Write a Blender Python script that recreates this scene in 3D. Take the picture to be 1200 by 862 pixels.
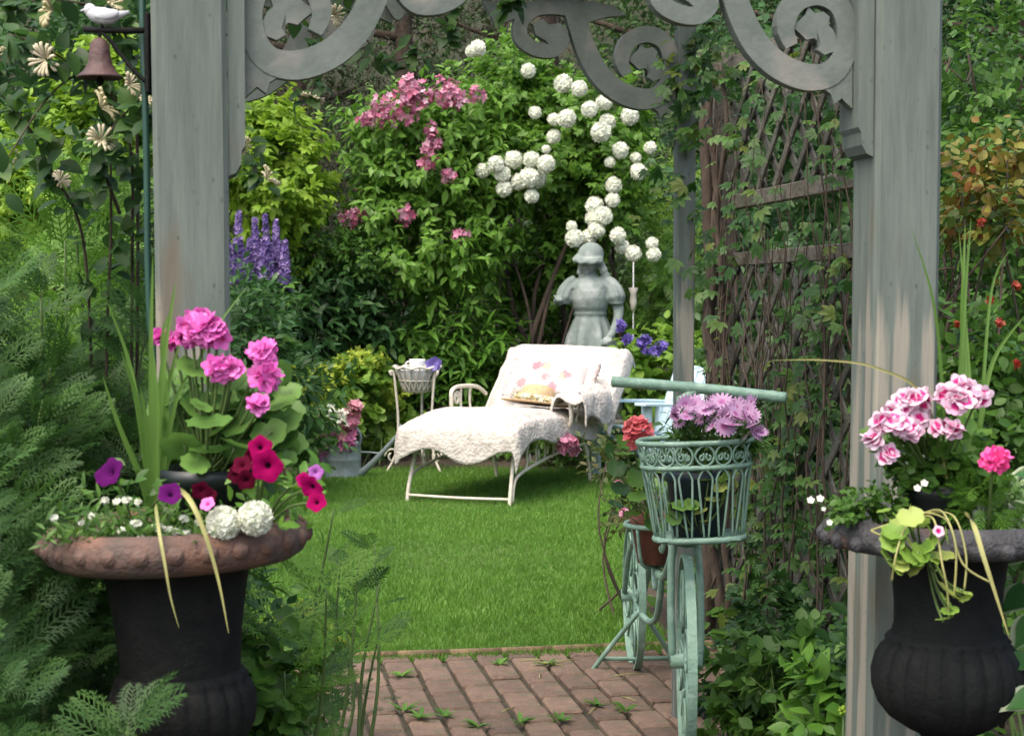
import bpy, math, random
import numpy as np
from mathutils import Vector, Matrix, noise as mnoise

for o in list(bpy.data.objects): bpy.data.objects.remove(o)
scene = bpy.context.scene
COL = scene.collection
R = math.radians
rng = np.random.default_rng(7)
random.seed(7)

# ------------------------------------------------------------------ camera, sky, sun, exposure
CAM_H = 1.32
PITCH = R(2.32)
FPX = 2000.0
cd = bpy.data.cameras.new('camera')
cd.sensor_fit = 'HORIZONTAL'; cd.sensor_width = 36.0; cd.lens = 36.0*FPX/1200.0
cd.clip_start = 0.05; cd.clip_end = 500
cd.dof.use_dof = True; cd.dof.focus_distance = 5.2; cd.dof.aperture_fstop = 11.0
cam = bpy.data.objects.new('camera', cd); COL.objects.link(cam)
cam.location = (0, 0, CAM_H); cam.rotation_euler = (R(90)-PITCH, 0, 0)
scene.camera = cam

SUN_EL, SUN_AZ = R(62), R(215)      # azimuth clockwise from +Y: behind the camera's left shoulder
w = bpy.data.worlds.new('World'); scene.world = w; w.use_nodes = True
nt = w.node_tree; nt.nodes.clear()
sky = nt.nodes.new('ShaderNodeTexSky'); sky.sky_type = 'NISHITA'; sky.sun_disc = False
sky.sun_elevation = SUN_EL; sky.sun_rotation = SUN_AZ
sky.air_density = 0.7; sky.dust_density = 6.0; sky.ozone_density = 0.5
bg = nt.nodes.new('ShaderNodeBackground'); bg.inputs['Strength'].default_value = 0.15
wo = nt.nodes.new('ShaderNodeOutputWorld')
nt.links.new(sky.outputs[0], bg.inputs['Color']); nt.links.new(bg.outputs[0], wo.inputs['Surface'])
sd = bpy.data.lights.new('sun', 'SUN'); sd.energy = 0.5; sd.angle = R(100); sd.color = (1.0, 0.985, 0.88)
sun = bpy.data.objects.new('sun', sd); COL.objects.link(sun)
sdir = Vector((math.sin(SUN_AZ)*math.cos(SUN_EL), math.cos(SUN_AZ)*math.cos(SUN_EL), math.sin(SUN_EL)))
sun.rotation_euler = sdir.to_track_quat('Z', 'Y').to_euler(); sun.location = (0, 0, 12)
scene.view_settings.view_transform = 'Standard'; scene.view_settings.look = 'None'
scene.view_settings.exposure = 1.58; scene.view_settings.gamma = 1.0
scene.view_settings.use_curve_mapping = False

# ------------------------------------------------------------------ pixel -> place helpers
def ray(px, py):
    dx = (px-600)/FPX; dy = (431-py)/FPX
    return np.array([dx, math.cos(PITCH)+dy*math.sin(PITCH), -math.sin(PITCH)+dy*math.cos(PITCH)])
def at(px, py, D):
    d = ray(px, py); return np.array([0, 0, CAM_H]) + d*(D/d[1])
def gp(px, py, z=0.0):
    d = ray(px, py); return np.array([0, 0, CAM_H]) + d*((z-CAM_H)/d[2])
def sm(x, a, b):
    t = min(1, max(0, (x-a)/(b-a))); return t*t*(3-2*t)
def gz(x, y):          # height of the bed behind the lawn
    return 0.45*sm(y, 12.4, 17.5)

# ------------------------------------------------------------------ mesh helpers
class MB:
    def __init__(s): s.v = []; s.f = []; s.n = 0; s.r = []; s.t = []; s.attr = False
    def add(s, V, F, rnd=None, t=None):
        V = np.asarray(V, float).reshape(-1, 3)
        if isinstance(F, np.ndarray): F = [F]
        elif len(F) and not isinstance(F[0], np.ndarray):
            g = {}
            for f in F: g.setdefault(len(f), []).append(f)
            F = [np.array(x, int) for x in g.values()]
        for f in F: s.f.append(f+s.n)
        s.v.append(V); s.n += len(V)
        if rnd is not None or t is not None: s.attr = True
        s.r.append(np.zeros(len(V)) if rnd is None else (np.full(len(V), rnd) if np.isscalar(rnd) else rnd))
        s.t.append(np.zeros(len(V)) if t is None else (np.full(len(V), t) if np.isscalar(t) else t))
        return s
    def mesh(s, name, off=None, smooth=True):
        V = np.concatenate(s.v) if s.v else np.zeros((0, 3))
        if off is not None: V = V-np.asarray(off)
        me = bpy.data.meshes.new(name)
        me.vertices.add(len(V)); me.vertices.foreach_set('co', V.astype(np.float32).ravel())
        L = np.concatenate([f.ravel() for f in s.f]); k = np.concatenate([np.full(len(f), f.shape[1]) for f in s.f])
        st = np.concatenate([[0], np.cumsum(k)[:-1]])
        me.loops.add(len(L)); me.loops.foreach_set('vertex_index', L.astype(np.int32))
        me.polygons.add(len(k)); me.polygons.foreach_set('loop_start', st.astype(np.int32))
        me.polygons.foreach_set('use_smooth', np.full(len(k), smooth))
        if s.attr:
            a = me.attributes.new('rnd', 'FLOAT', 'POINT'); a.data.foreach_set('value', np.concatenate(s.r).astype(np.float32))
            a = me.attributes.new('t', 'FLOAT', 'POINT'); a.data.foreach_set('value', np.concatenate(s.t).astype(np.float32))
        me.update(calc_edges=True)
        return me
    def build(s, name, mat, parent=None, smooth=True, local=False, loc=None):
        off = None
        if loc is not None: off = loc
        elif parent is not None and not local: off = wloc(parent)
        me = s.mesh(name, off, smooth); me.materials.append(mat)
        o = bpy.data.objects.new(name, me); COL.objects.link(o)
        if loc is not None:
            o.location = loc
            if parent is not None and not local: o.location = np.asarray(loc)-wloc(parent)
        if parent is not None: o.parent = parent
        return o
def wloc(o):
    l = np.array(o.location)
    while o.parent: o = o.parent; l = l+np.array(o.location)
    return l
def tag(o, label=None, cat=None, group=None, kind=None):
    if label: o['label'] = label
    if cat: o['category'] = cat
    if group: o['group'] = group
    if kind: o['kind'] = kind
    return o
def thing(name, label, cat, loc, group=None, rz=0):
    o = bpy.data.objects.new(name, None); COL.objects.link(o); o.empty_display_size = .05
    o.location = loc; o.rotation_euler = (0, 0, rz)
    return tag(o, label, cat, group)
def copy_part(o, parent, loc, rot=None, scale=None):
    c = o.copy(); COL.objects.link(c); c.parent = parent; c.location = loc
    if rot is not None: c.rotation_euler = rot
    if scale is not None: c.scale = scale
    return c

def box(mb, c, s, M=None, rnd=None, bev=0):
    x, y, z = np.array(s)/2.0
    V = np.array([[-x,-y,-z],[x,-y,-z],[x,y,-z],[-x,y,-z],[-x,-y,z],[x,-y,z],[x,y,z],[-x,y,z]])
    if bev:
        b = bev; V = []
        for sx in (-1, 1):
            for sy in (-1, 1):
                for sz in (-1, 1):
                    V += [[sx*(x-b), sy*(y-b), sz*z], [sx*(x-b), sy*y, sz*(z-b)], [sx*x, sy*(y-b), sz*(z-b)]]
        V = np.array(V)
        import itertools
        F = []
        def idx(sx, sy, sz, k): return ((sx > 0)*4+(sy > 0)*2+(sz > 0))*3+k
        for s_ in (-1, 1):
            q = [idx(-1,-1,s_,0), idx(1,-1,s_,0), idx(1,1,s_,0), idx(-1,1,s_,0)]; F.append(q if s_ > 0 else q[::-1])
            q = [idx(-1,s_,-1,1), idx(1,s_,-1,1), idx(1,s_,1,1), idx(-1,s_,1,1)]; F.append(q if s_ < 0 else q[::-1])
            q = [idx(s_,-1,-1,2), idx(s_,1,-1,2), idx(s_,1,1,2), idx(s_,-1,1,2)]; F.append(q if s_ > 0 else q[::-1])
        for a in (-1, 1):
            for b_ in (-1, 1):
                F.append([idx(-1,a,b_,0), idx(1,a,b_,0), idx(1,a,b_,1), idx(-1,a,b_,1)])
                F.append([idx(a,-1,b_,0), idx(a,1,b_,0), idx(a,1,b_,2), idx(a,-1,b_,2)])
                F.append([idx(a,b_,-1,1), idx(a,b_,1,1), idx(a,b_,1,2), idx(a,b_,-1,2)])
                for c_ in (-1, 1): 
                    if c_: F.append([idx(a,b_,c_,0), idx(a,b_,c_,1), idx(a,b_,c_,2)])
    else:
        F = [[0,3,2,1],[4,5,6,7],[0,1,5,4],[1,2,6,5],[2,3,7,6],[3,0,4,7]]
    if M is not None: V = V@np.array(M).T
    mb.add(V+np.array(c), F, rnd)
    return mb

def smooth_pts(P, sub=4, closed=False):
    P = [np.asarray(p, float) for p in P]; n = len(P); out = []
    rngi = range(n if closed else n-1)
    for i in rngi:
        if closed: p0, p1, p2, p3 = P[i-1], P[i], P[(i+1) % n], P[(i+2) % n]
        else: p0, p1, p2, p3 = P[max(i-1, 0)], P[i], P[i+1], P[min(i+2, n-1)]
        for j in range(sub):
            t = j/sub
            out.append(.5*((2*p1)+(-p0+p2)*t+(2*p0-5*p1+4*p2-p3)*t*t+(-p0+3*p1-3*p2+p3)*t**3))
    if not closed: out.append(P[-1])
    return out

def tube(mb, P, r, sides=6, caps=True, rnd=None, closed=False):
    P = np.asarray(P, float); n = len(P)
    r = np.full(n, r) if np.isscalar(r) else np.asarray(r, float)
    if len(r) != n: r = np.interp(np.linspace(0, 1, n), np.linspace(0, 1, len(r)), r)
    T = np.zeros_like(P)
    if closed: T = np.roll(P, -1, 0)-np.roll(P, 1, 0)
    else: T[1:-1] = P[2:]-P[:-2]; T[0] = P[1]-P[0]; T[-1] = P[-1]-P[-2]
    T /= np.linalg.norm(T, axis=1)[:, None]+1e-12
    a = np.array([0, 0, 1.0]) if abs(T[0][2]) < .9 else np.array([1.0, 0, 0])
    A = np.cross(T[0], a); A /= np.linalg.norm(A)
    V = []; th = np.arange(sides)*2*math.pi/sides
    for i in range(n):
        A = A-T[i]*np.dot(A, T[i]); A /= np.linalg.norm(A)+1e-12
        B = np.cross(T[i], A)
        V.append(P[i]+r[i]*(np.cos(th)[:, None]*A+np.sin(th)[:, None]*B))
    V = np.concatenate(V); F = []
    m = n if closed else n-1
    for i in range(m):
        for j in range(sides):
            k = (j+1) % sides; i2 = (i+1) % n
            F.append([i*sides+j, i*sides+k, i2*sides+k, i2*sides+j])
    if caps and not closed:
        F.append(list(range(sides))[::-1]); F.append([(n-1)*sides+j for j in range(sides)])
    mb.add(V, F, rnd); return mb

def lathe(mb, prof, seg=48, c=(0, 0, 0), mod=None, cap=(True, True), rnd=None):
    V = []; n = len(prof); F = []
    for i, (r, z) in enumerate(prof):
        for j in range(seg):
            th = 2*math.pi*j/seg; rr = r if mod is None else mod(r, z, th, i)
            V.append((rr*math.cos(th), rr*math.sin(th), z))
    for i in range(n-1):
        for j in range(seg):
            k = (j+1) % seg; F.append([i*seg+j, i*seg+k, (i+1)*seg+k, (i+1)*seg+j])
    if cap[0]: F.append([j for j in range(seg)][::-1])
    if cap[1]: F.append([(n-1)*seg+j for j in range(seg)])
    mb.add(np.array(V)+np.array(c), F, rnd); return mb

def ellip(mb, c, r, nu=12, nv=8, M=None, rnd=None):
    V = []; F = []
    for i in range(nv+1):
        ph = math.pi*i/nv-math.pi/2
        for j in range(nu):
            th = 2*math.pi*j/nu
            V.append((r[0]*math.cos(ph)*math.cos(th), r[1]*math.cos(ph)*math.sin(th), r[2]*math.sin(ph)))
    for i in range(nv):
        for j in range(nu):
            k = (j+1) % nu; F.append([i*nu+j, i*nu+k, (i+1)*nu+k, (i+1)*nu+j])
    V = np.array(V)
    if M is not None: V = V@np.array(M).T
    mb.add(V+np.array(c), F, rnd); return mb

# ------------------------------------------------------------------ leaf templates and scattering
def T_leaf(W=.45, fold=.12, droop=.12, shape=(0, .75, 1, .62, 0), rows=None):
    n = len(shape); V = []; t = []; F = []
    for i in range(n):
        s = i/(n-1); h = W*.5*shape[i]; z = -droop*s*s
        V += [(s, -h, z+fold*h*2), (s, 0, z), (s, h, z+fold*h*2)]; t += [s]*3
    for i in range(n-1):
        a = 3*i; b = a+3
        if shape[i] == 0: F += [[a+1, b, b+1], [a+1, b+1, b+2]]
        elif shape[i+1] == 0: F += [[a, b+1, a+1], [a+1, b+1, a+2]]
        else: F += [[a, b, b+1, a+1], [a+1, b+1, b+2, a+2]]
    return pack(V, F, t)
def pack(V, F, t):
    g = {}
    for f in F: g.setdefault(len(f), []).append(f)
    V = np.array(V, float)
    used = np.zeros(len(V), bool)
    for f in F: used[f] = True
    idx = np.cumsum(used)-1
    return V[used], [idx[np.array(x, int)] for x in g.values()], np.array(t, float)[used]
def merge(ts):
    V = []; G = {}; t = []; n = 0
    for (v, fs, tt) in ts:
        V.append(v); t.append(tt)
        for f in fs: G.setdefault(f.shape[1], []).append(f+n)
        n += len(v)
    return np.concatenate(V), [np.concatenate(x) for x in G.values()], np.concatenate(t)
def xf(T, M=None, off=(0, 0, 0), s=1.0, tset=None):
    v = T[0]*s
    if M is not None: v = v@np.array(M).T
    return v+np.array(off), T[1], (T[2] if tset is None else np.full(len(v), tset))
def rot(ax, a): return np.array(Matrix.Rotation(a, 3, ax))
LEAF = T_leaf(.5)
LEAF4 = T_leaf(.5, shape=(0, 1, 0))
LEAF_N = T_leaf(.26, droop=.25)
LEAF_W = T_leaf(.7, shape=(0, .85, 1, .7, 0), fold=.08)
BLADE = T_leaf(.035, fold=.3, droop=.35, shape=(1, .9, .55, 0))
PETAL = T_leaf(.85, shape=(.25, .8, 1, .8, .35), fold=-.05, droop=-.1)
def T_palm(n=5, spread=75, W=.42, L=(.7, .9, 1, .9, .7)):
    ts = []
    lf = T_leaf(W, shape=(0, .7, 1, .7, 0), droop=.2)
    for i in range(n):
        a = R(spread*(2*i/(n-1)-1)); ts.append(xf(lf, rot('Z', a), s=L[i % len(L)]))
    return merge(ts)
PALM5 = T_palm()
PALM3 = T_palm(3, 55, .5, (.8, 1, .8))
def T_round(n=18, lobes=7, amp=.08, cup=.18, gap=True):
    V = [(0.0, 0, 0)]; t = [0]; F = []
    for k in (0.55, 1.0):
        for i in range(n):
            th = 2*math.pi*(i/n)+math.pi
            notch = .35*math.exp(-((i if i < n/2 else i-n)/1.0)**2) if gap else 0
            r = k*(1-notch)*(1+(amp*math.cos(lobes*th) if k == 1 else 0))
            V.append((.5+.5*r*math.cos(th), .5*r*math.sin(th), cup*k*k*.5+(.03*math.sin(lobes*th*1.0) if k == 1 else 0))); t.append(k)
    V[0] = (.45, 0, 0)
    for i in range(n):
        j = (i+1) % n; F.append([0, 1+i, 1+j]); F.append([1+i, 1+n+i, 1+n+j, 1+j])
    return pack(V, F, t)
ROUND = T_round()
def T_feather(n=9, sub=True, wseg=.022, L=.42, droop=.22):
    V = []; F = []; t = []
    def strip(p, d, l, wd, tt):
        d = np.array(d, float); d /= np.linalg.norm(d); nrm = np.array([-d[1], d[0], 0]); b = len(V)
        e = np.array(p)+d*l; e[2] -= .15*l
        m = np.array(p)+d*l*.5
        V.extend([np.array(p)-nrm*wd*.4, np.array(p)+nrm*wd*.4, m+nrm*wd*.6, m-nrm*wd*.6, e]); t.extend([tt]*5)
        F.extend([[b, b+1, b+2, b+3], [b+3, b+2, b+4]])
    def rp(s): return np.array([s, 0, .1*s-droop*s*s])
    for i in range(5): strip(rp(i/5), rp((i+1)/5)-rp(i/5), .24, .02, 0)
    for i in range(n):
        s = .14+.84*i/(n-1); l = L*math.sin(math.pi*(.18+.72*s))**.8
        for sg in (-1, 1):
            d = np.array([.75, sg*.75, .12*math.sin(i*3+sg)]); strip(rp(s), d, l, wseg, s)
            if sub:
                dn = d/np.linalg.norm(d)
                for q in (.35, .62):
                    for s2 in (-1, 1):
                        a = s2*.65; d2 = np.array([dn[0]*math.cos(a)-dn[1]*math.sin(a), dn[0]*math.sin(a)+dn[1]*math.cos(a), -.05])
                        strip(rp(s)+dn*l*q, d2, l*.42*(1.1-q*.5), wseg*.8, s)
    return pack(V, F, t)
FEATHER = T_feather(9, True, .024, .44)
FEATHER_S = T_feather(7, False, .05)
def T_floret(n=5, cup=.35, W=.85, L=1.0, pet=None):
    p = pet or T_leaf(W, shape=(.25, .8, 1, .8, .3), fold=-.04, droop=-.05)
    return merge([xf(p, rot('Z', 2*math.pi*i/n)@rot('Y', -cup), s=L) for i in range(n)])
FLORET5 = T_floret()
FLORET4 = T_floret(4, .25, .9)
STAR = T_floret(5, .3, pet=T_leaf(.7, shape=(.3, 1, .35), fold=0, droop=0))

def scatter(mb, T, P, X, N, S, rnd=None, flipx=False):
    P = np.asarray(P, float); n = len(P)
    if n == 0: return mb
    X = np.asarray(X, float); N = np.asarray(N, float)
    X = X/(np.linalg.norm(X, axis=1)[:, None]+1e-9)
    Y = np.cross(N, X); ln = np.linalg.norm(Y, axis=1)
    bad = ln < 1e-4
    if bad.any(): Y[bad] = np.cross(X[bad], np.array([.3, .5, .8])); ln = np.linalg.norm(Y, axis=1)
    Y /= ln[:, None]; Z = np.cross(X, Y)
    S = np.full(n, S) if np.isscalar(S) else S
    v, fs, t = T; m = len(v)
    W = P[:, None, :]+S[:, None, None]*(v[None, :, 0:1]*X[:, None, :]+v[None, :, 1:2]*Y[:, None, :]+v[None, :, 2:3]*Z[:, None, :])
    off = (np.arange(n)*m)[:, None, None]
    F = [(f[None]+off).reshape(-1, f.shape[1]) for f in fs]
    rnd = rng.random(n) if rnd is None else rnd
    mb.add(W.reshape(-1, 3), F, np.repeat(rnd, m), np.tile(t, n))
    return mb
def rdir(n):
    v = rng.normal(size=(n, 3)); return v/np.linalg.norm(v, axis=1)[:, None]
def wob(P, f=3.0, ph=0.0):
    P = np.asarray(P); return (np.sin(P[:, 0]*f+ph+1.7*np.sin(P[:, 1]*f*1.3))+np.sin(P[:, 1]*f*1.21+2*ph+P[:, 2]*f)+np.sin(P[:, 2]*f*1.37-ph+1.3*P[:, 0]*f))/3
def crown_pts(ells, n, shell=(.45, 1.0), rough=.28, upper=-1.0, zmin=.02):
    A = np.array([(e[1][0]*e[1][1]+e[1][1]*e[1][2]+e[1][0]*e[1][2]) for e in ells]); A /= A.sum()
    k = rng.choice(len(ells), n, p=A); C = np.array([e[0] for e in ells])[k]; RR = np.array([e[1] for e in ells])[k]
    d = rdir(n)
    d[:, 2] = np.where(d[:, 2] < upper, -d[:, 2], d[:, 2])
    r = shell[0]+(shell[1]-shell[0])*rng.random(n)**.6
    r = r*(1+rough*wob(d*1.0+C*.7, 4.2, 1.0)+.12*wob(d+C, 9.0, 3.0))
    P = C+d*RR*r[:, None]; D = d/RR; D /= np.linalg.norm(D, axis=1)[:, None]
    ok = P[:, 2] > zmin
    return P[ok], D[ok]
def twig_leaves(P, D, k, tl, ll, ang=60, droop=.3, up=.6, jit=.25, upb=.35):
    n = len(P)
    D = D+np.array([0, 0, upb]); D /= np.linalg.norm(D, axis=1)[:, None]
    ref = np.tile([0.13, .21, .97], (n, 1)); a = np.cross(D, ref); a /= np.linalg.norm(a, axis=1)[:, None]+1e-9; b = np.cross(D, a)
    tt = (np.arange(k)+.6)/k; az = np.arange(k)*2.4+rng.random((n, 1))*6.28
    rad = np.cos(az)[..., None]*a[:, None]+np.sin(az)[..., None]*b[:, None]
    tlr = tl*(.6+.8*rng.random((n, 1, 1)))
    pos = P[:, None]+D[:, None]*(tlr*(tt[None, :, None]-.5))
    an = R(ang)*(1-.45*tt)[None, :, None]
    X = D[:, None]*np.cos(an)+rad*np.sin(an)+np.array([0, 0, -droop])+rng.normal(size=(n, k, 3))*jit
    N = np.array([0, 0, up])+D[:, None]*.6+rng.normal(size=(n, k, 3))*jit*1.2
    S = ll*(.6+.6*rng.random((n, k)))*(1-.3*tt)[None]
    rn = (rng.random((n, 1))*.6+rng.random((n, k))*.4)
    return pos.reshape(-1, 3), X.reshape(-1, 3), N.reshape(-1, 3), S.ravel(), rn.ravel()

# ------------------------------------------------------------------ materials
def nmat(name):
    m = bpy.data.materials.new(name); m.use_nodes = True; n = m.node_tree; b = n.nodes['Principled BSDF']; return m, n, b
def add(n, t, **kw):
    x = n.nodes.new(t)
    for k, v in kw.items(): setattr(x, k, v)
    return x
def C4(c): return (*c, 1.0)
def solid(name, c, c2=None, rough=.6, scale=8.0, bump=0.0, bscale=60.0, metal=0.0, stretch=(1, 1, 1), lo=.35, hi=.65, c3=None, scale3=3.0, lo3=.55, hi3=.7, spec=.5, objrand=0.0, gen=False):
    m, n, b = nmat(name); L = n.links.new
    b.inputs['Roughness'].default_value = rough; b.inputs['Metallic'].default_value = metal
    b.inputs['Specular IOR Level'].default_value = spec
    tc = add(n, 'ShaderNodeTexCoord'); mp = add(n, 'ShaderNodeMapping'); mp.inputs['Scale'].default_value = stretch
    L(tc.outputs['Object'], mp.inputs['Vector'])
    c2 = c2 or tuple(x*.7 for x in c)
    no = add(n, 'ShaderNodeTexNoise'); no.inputs['Scale'].default_value = scale; no.inputs['Detail'].default_value = 6; no.inputs['Roughness'].default_value = .65
    L(mp.outputs[0], no.inputs['Vector'])
    oi = add(n, 'ShaderNodeObjectInfo')
    if objrand:
        ad = add(n, 'ShaderNodeVectorMath', operation='ADD'); sc = add(n, 'ShaderNodeVectorMath', operation='SCALE'); sc.inputs['Scale'].default_value = 37.0
        co = add(n, 'ShaderNodeCombineXYZ'); L(oi.outputs['Random'], co.inputs[0]); L(oi.outputs['Random'], co.inputs[1]); L(co.outputs[0], sc.inputs[0])
        L(mp.outputs[0], ad.inputs[0]); L(sc.outputs[0], ad.inputs[1]); L(ad.outputs[0], no.inputs['Vector'])
    rp = add(n, 'ShaderNodeValToRGB'); rp.color_ramp.elements[0].position = lo; rp.color_ramp.elements[1].position = hi
    rp.color_ramp.elements[0].color = C4(c); rp.color_ramp.elements[1].color = C4(c2)
    L(no.outputs['Fac'], rp.inputs[0]); colr = rp.outputs[0]
    if c3:
        n3 = add(n, 'ShaderNodeTexNoise'); n3.inputs['Scale'].default_value = scale3; n3.inputs['Detail'].default_value = 5; L(mp.outputs[0], n3.inputs['Vector'])
        r3 = add(n, 'ShaderNodeMapRange'); r3.inputs['From Min'].default_value = lo3; r3.inputs['From Max'].default_value = hi3; L(n3.outputs['Fac'], r3.inputs[0])
        mx = add(n, 'ShaderNodeMix', data_type='RGBA'); L(r3.outputs[0], mx.inputs['Factor']); L(colr, mx.inputs['A']); mx.inputs['B'].default_value = C4(c3); colr = mx.outputs['Result']
    if objrand:
        hv = add(n, 'ShaderNodeHueSaturation'); mr = add(n, 'ShaderNodeMapRange'); mr.inputs['To Min'].default_value = 1-objrand; mr.inputs['To Max'].default_value = 1+objrand
        L(oi.outputs['Random'], mr.inputs[0]); L(mr.outputs[0], hv.inputs['Value']); L(colr, hv.inputs['Color']); colr = hv.outputs[0]
    L(colr, b.inputs['Base Color'])
    if bump:
        nb = add(n, 'ShaderNodeTexNoise'); nb.inputs['Scale'].default_value = bscale; nb.inputs['Detail'].default_value = 5; L(mp.outputs[0], nb.inputs['Vector'])
        bp = add(n, 'ShaderNodeBump'); bp.inputs['Strength'].default_value = bump; bp.inputs['Distance'].default_value = .02
        L(nb.outputs['Fac'], bp.inputs['Height']); L(bp.outputs[0], b.inputs['Normal'])
    return m
def leafmat(name, cols, trans=.3, rough=.45, tip=None, vein=0.0, spec=.35, grad=False):
    """colour by the leaf's own random value; tip: colour along the petal from base to tip"""
    m, n, b = nmat(name); L = n.links.new
    if any(k in name for k in ('leaf', 'blade', 'froth')) and 'reddish' not in name: cols = [(r*.94, g*1.07, b_*1.0) for r, g, b_ in cols]; trans = max(trans, .42)
    at_ = add(n, 'ShaderNodeAttribute', attribute_name='rnd'); rp = add(n, 'ShaderNodeValToRGB')
    els = rp.color_ramp.elements
    while len(els) < len(cols): els.new(.5)
    for i, c in enumerate(cols): els[i].position = i/(max(1, len(cols)-1)); els[i].color = C4(c)
    L(at_.outputs['Fac'], rp.inputs[0]); colr = rp.outputs[0]
    if tip:
        a2 = add(n, 'ShaderNodeAttribute', attribute_name='t'); r2 = add(n, 'ShaderNodeMapRange', interpolation_type='SMOOTHSTEP')
        r2.inputs['From Min'].default_value = tip[1]; r2.inputs['From Max'].default_value = tip[2]; L(a2.outputs['Fac'], r2.inputs[0])
        mx = add(n, 'ShaderNodeMix', data_type='RGBA'); L(r2.outputs[0], mx.inputs['Factor']); mx.inputs['A'].default_value = C4(tip[0]); L(colr, mx.inputs['B']); colr = mx.outputs['Result']
    tc = add(n, 'ShaderNodeTexCoord'); no = add(n, 'ShaderNodeTexNoise'); no.inputs['Scale'].default_value = 9; no.inputs['Detail'].default_value = 3; L(tc.outputs['Object'], no.inputs['Vector'])
    hv = add(n, 'ShaderNodeHueSaturation'); mr = add(n, 'ShaderNodeMapRange'); mr.inputs['To Min'].default_value = .72; mr.inputs['To Max'].default_value = 1.28
    L(no.outputs['Fac'], mr.inputs[0]); L(mr.outputs[0], hv.inputs['Value']); L(colr, hv.inputs['Color']); colr = hv.outputs[0]
    L(colr, b.inputs['Base Color']); b.inputs['Roughness'].default_value = rough; b.inputs['Specular IOR Level'].default_value = spec
    if trans:
        tr = add(n, 'ShaderNodeBsdfTranslucent'); L(colr, tr.inputs['Color'])
        ms = add(n, 'ShaderNodeMixShader'); ms.inputs[0].default_value = trans
        L(b.outputs[0], ms.inputs[1]); L(tr.outputs[0], ms.inputs[2]); L(ms.outputs[0], n.nodes['Material Output'].inputs['Surface'])
    return m
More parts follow.
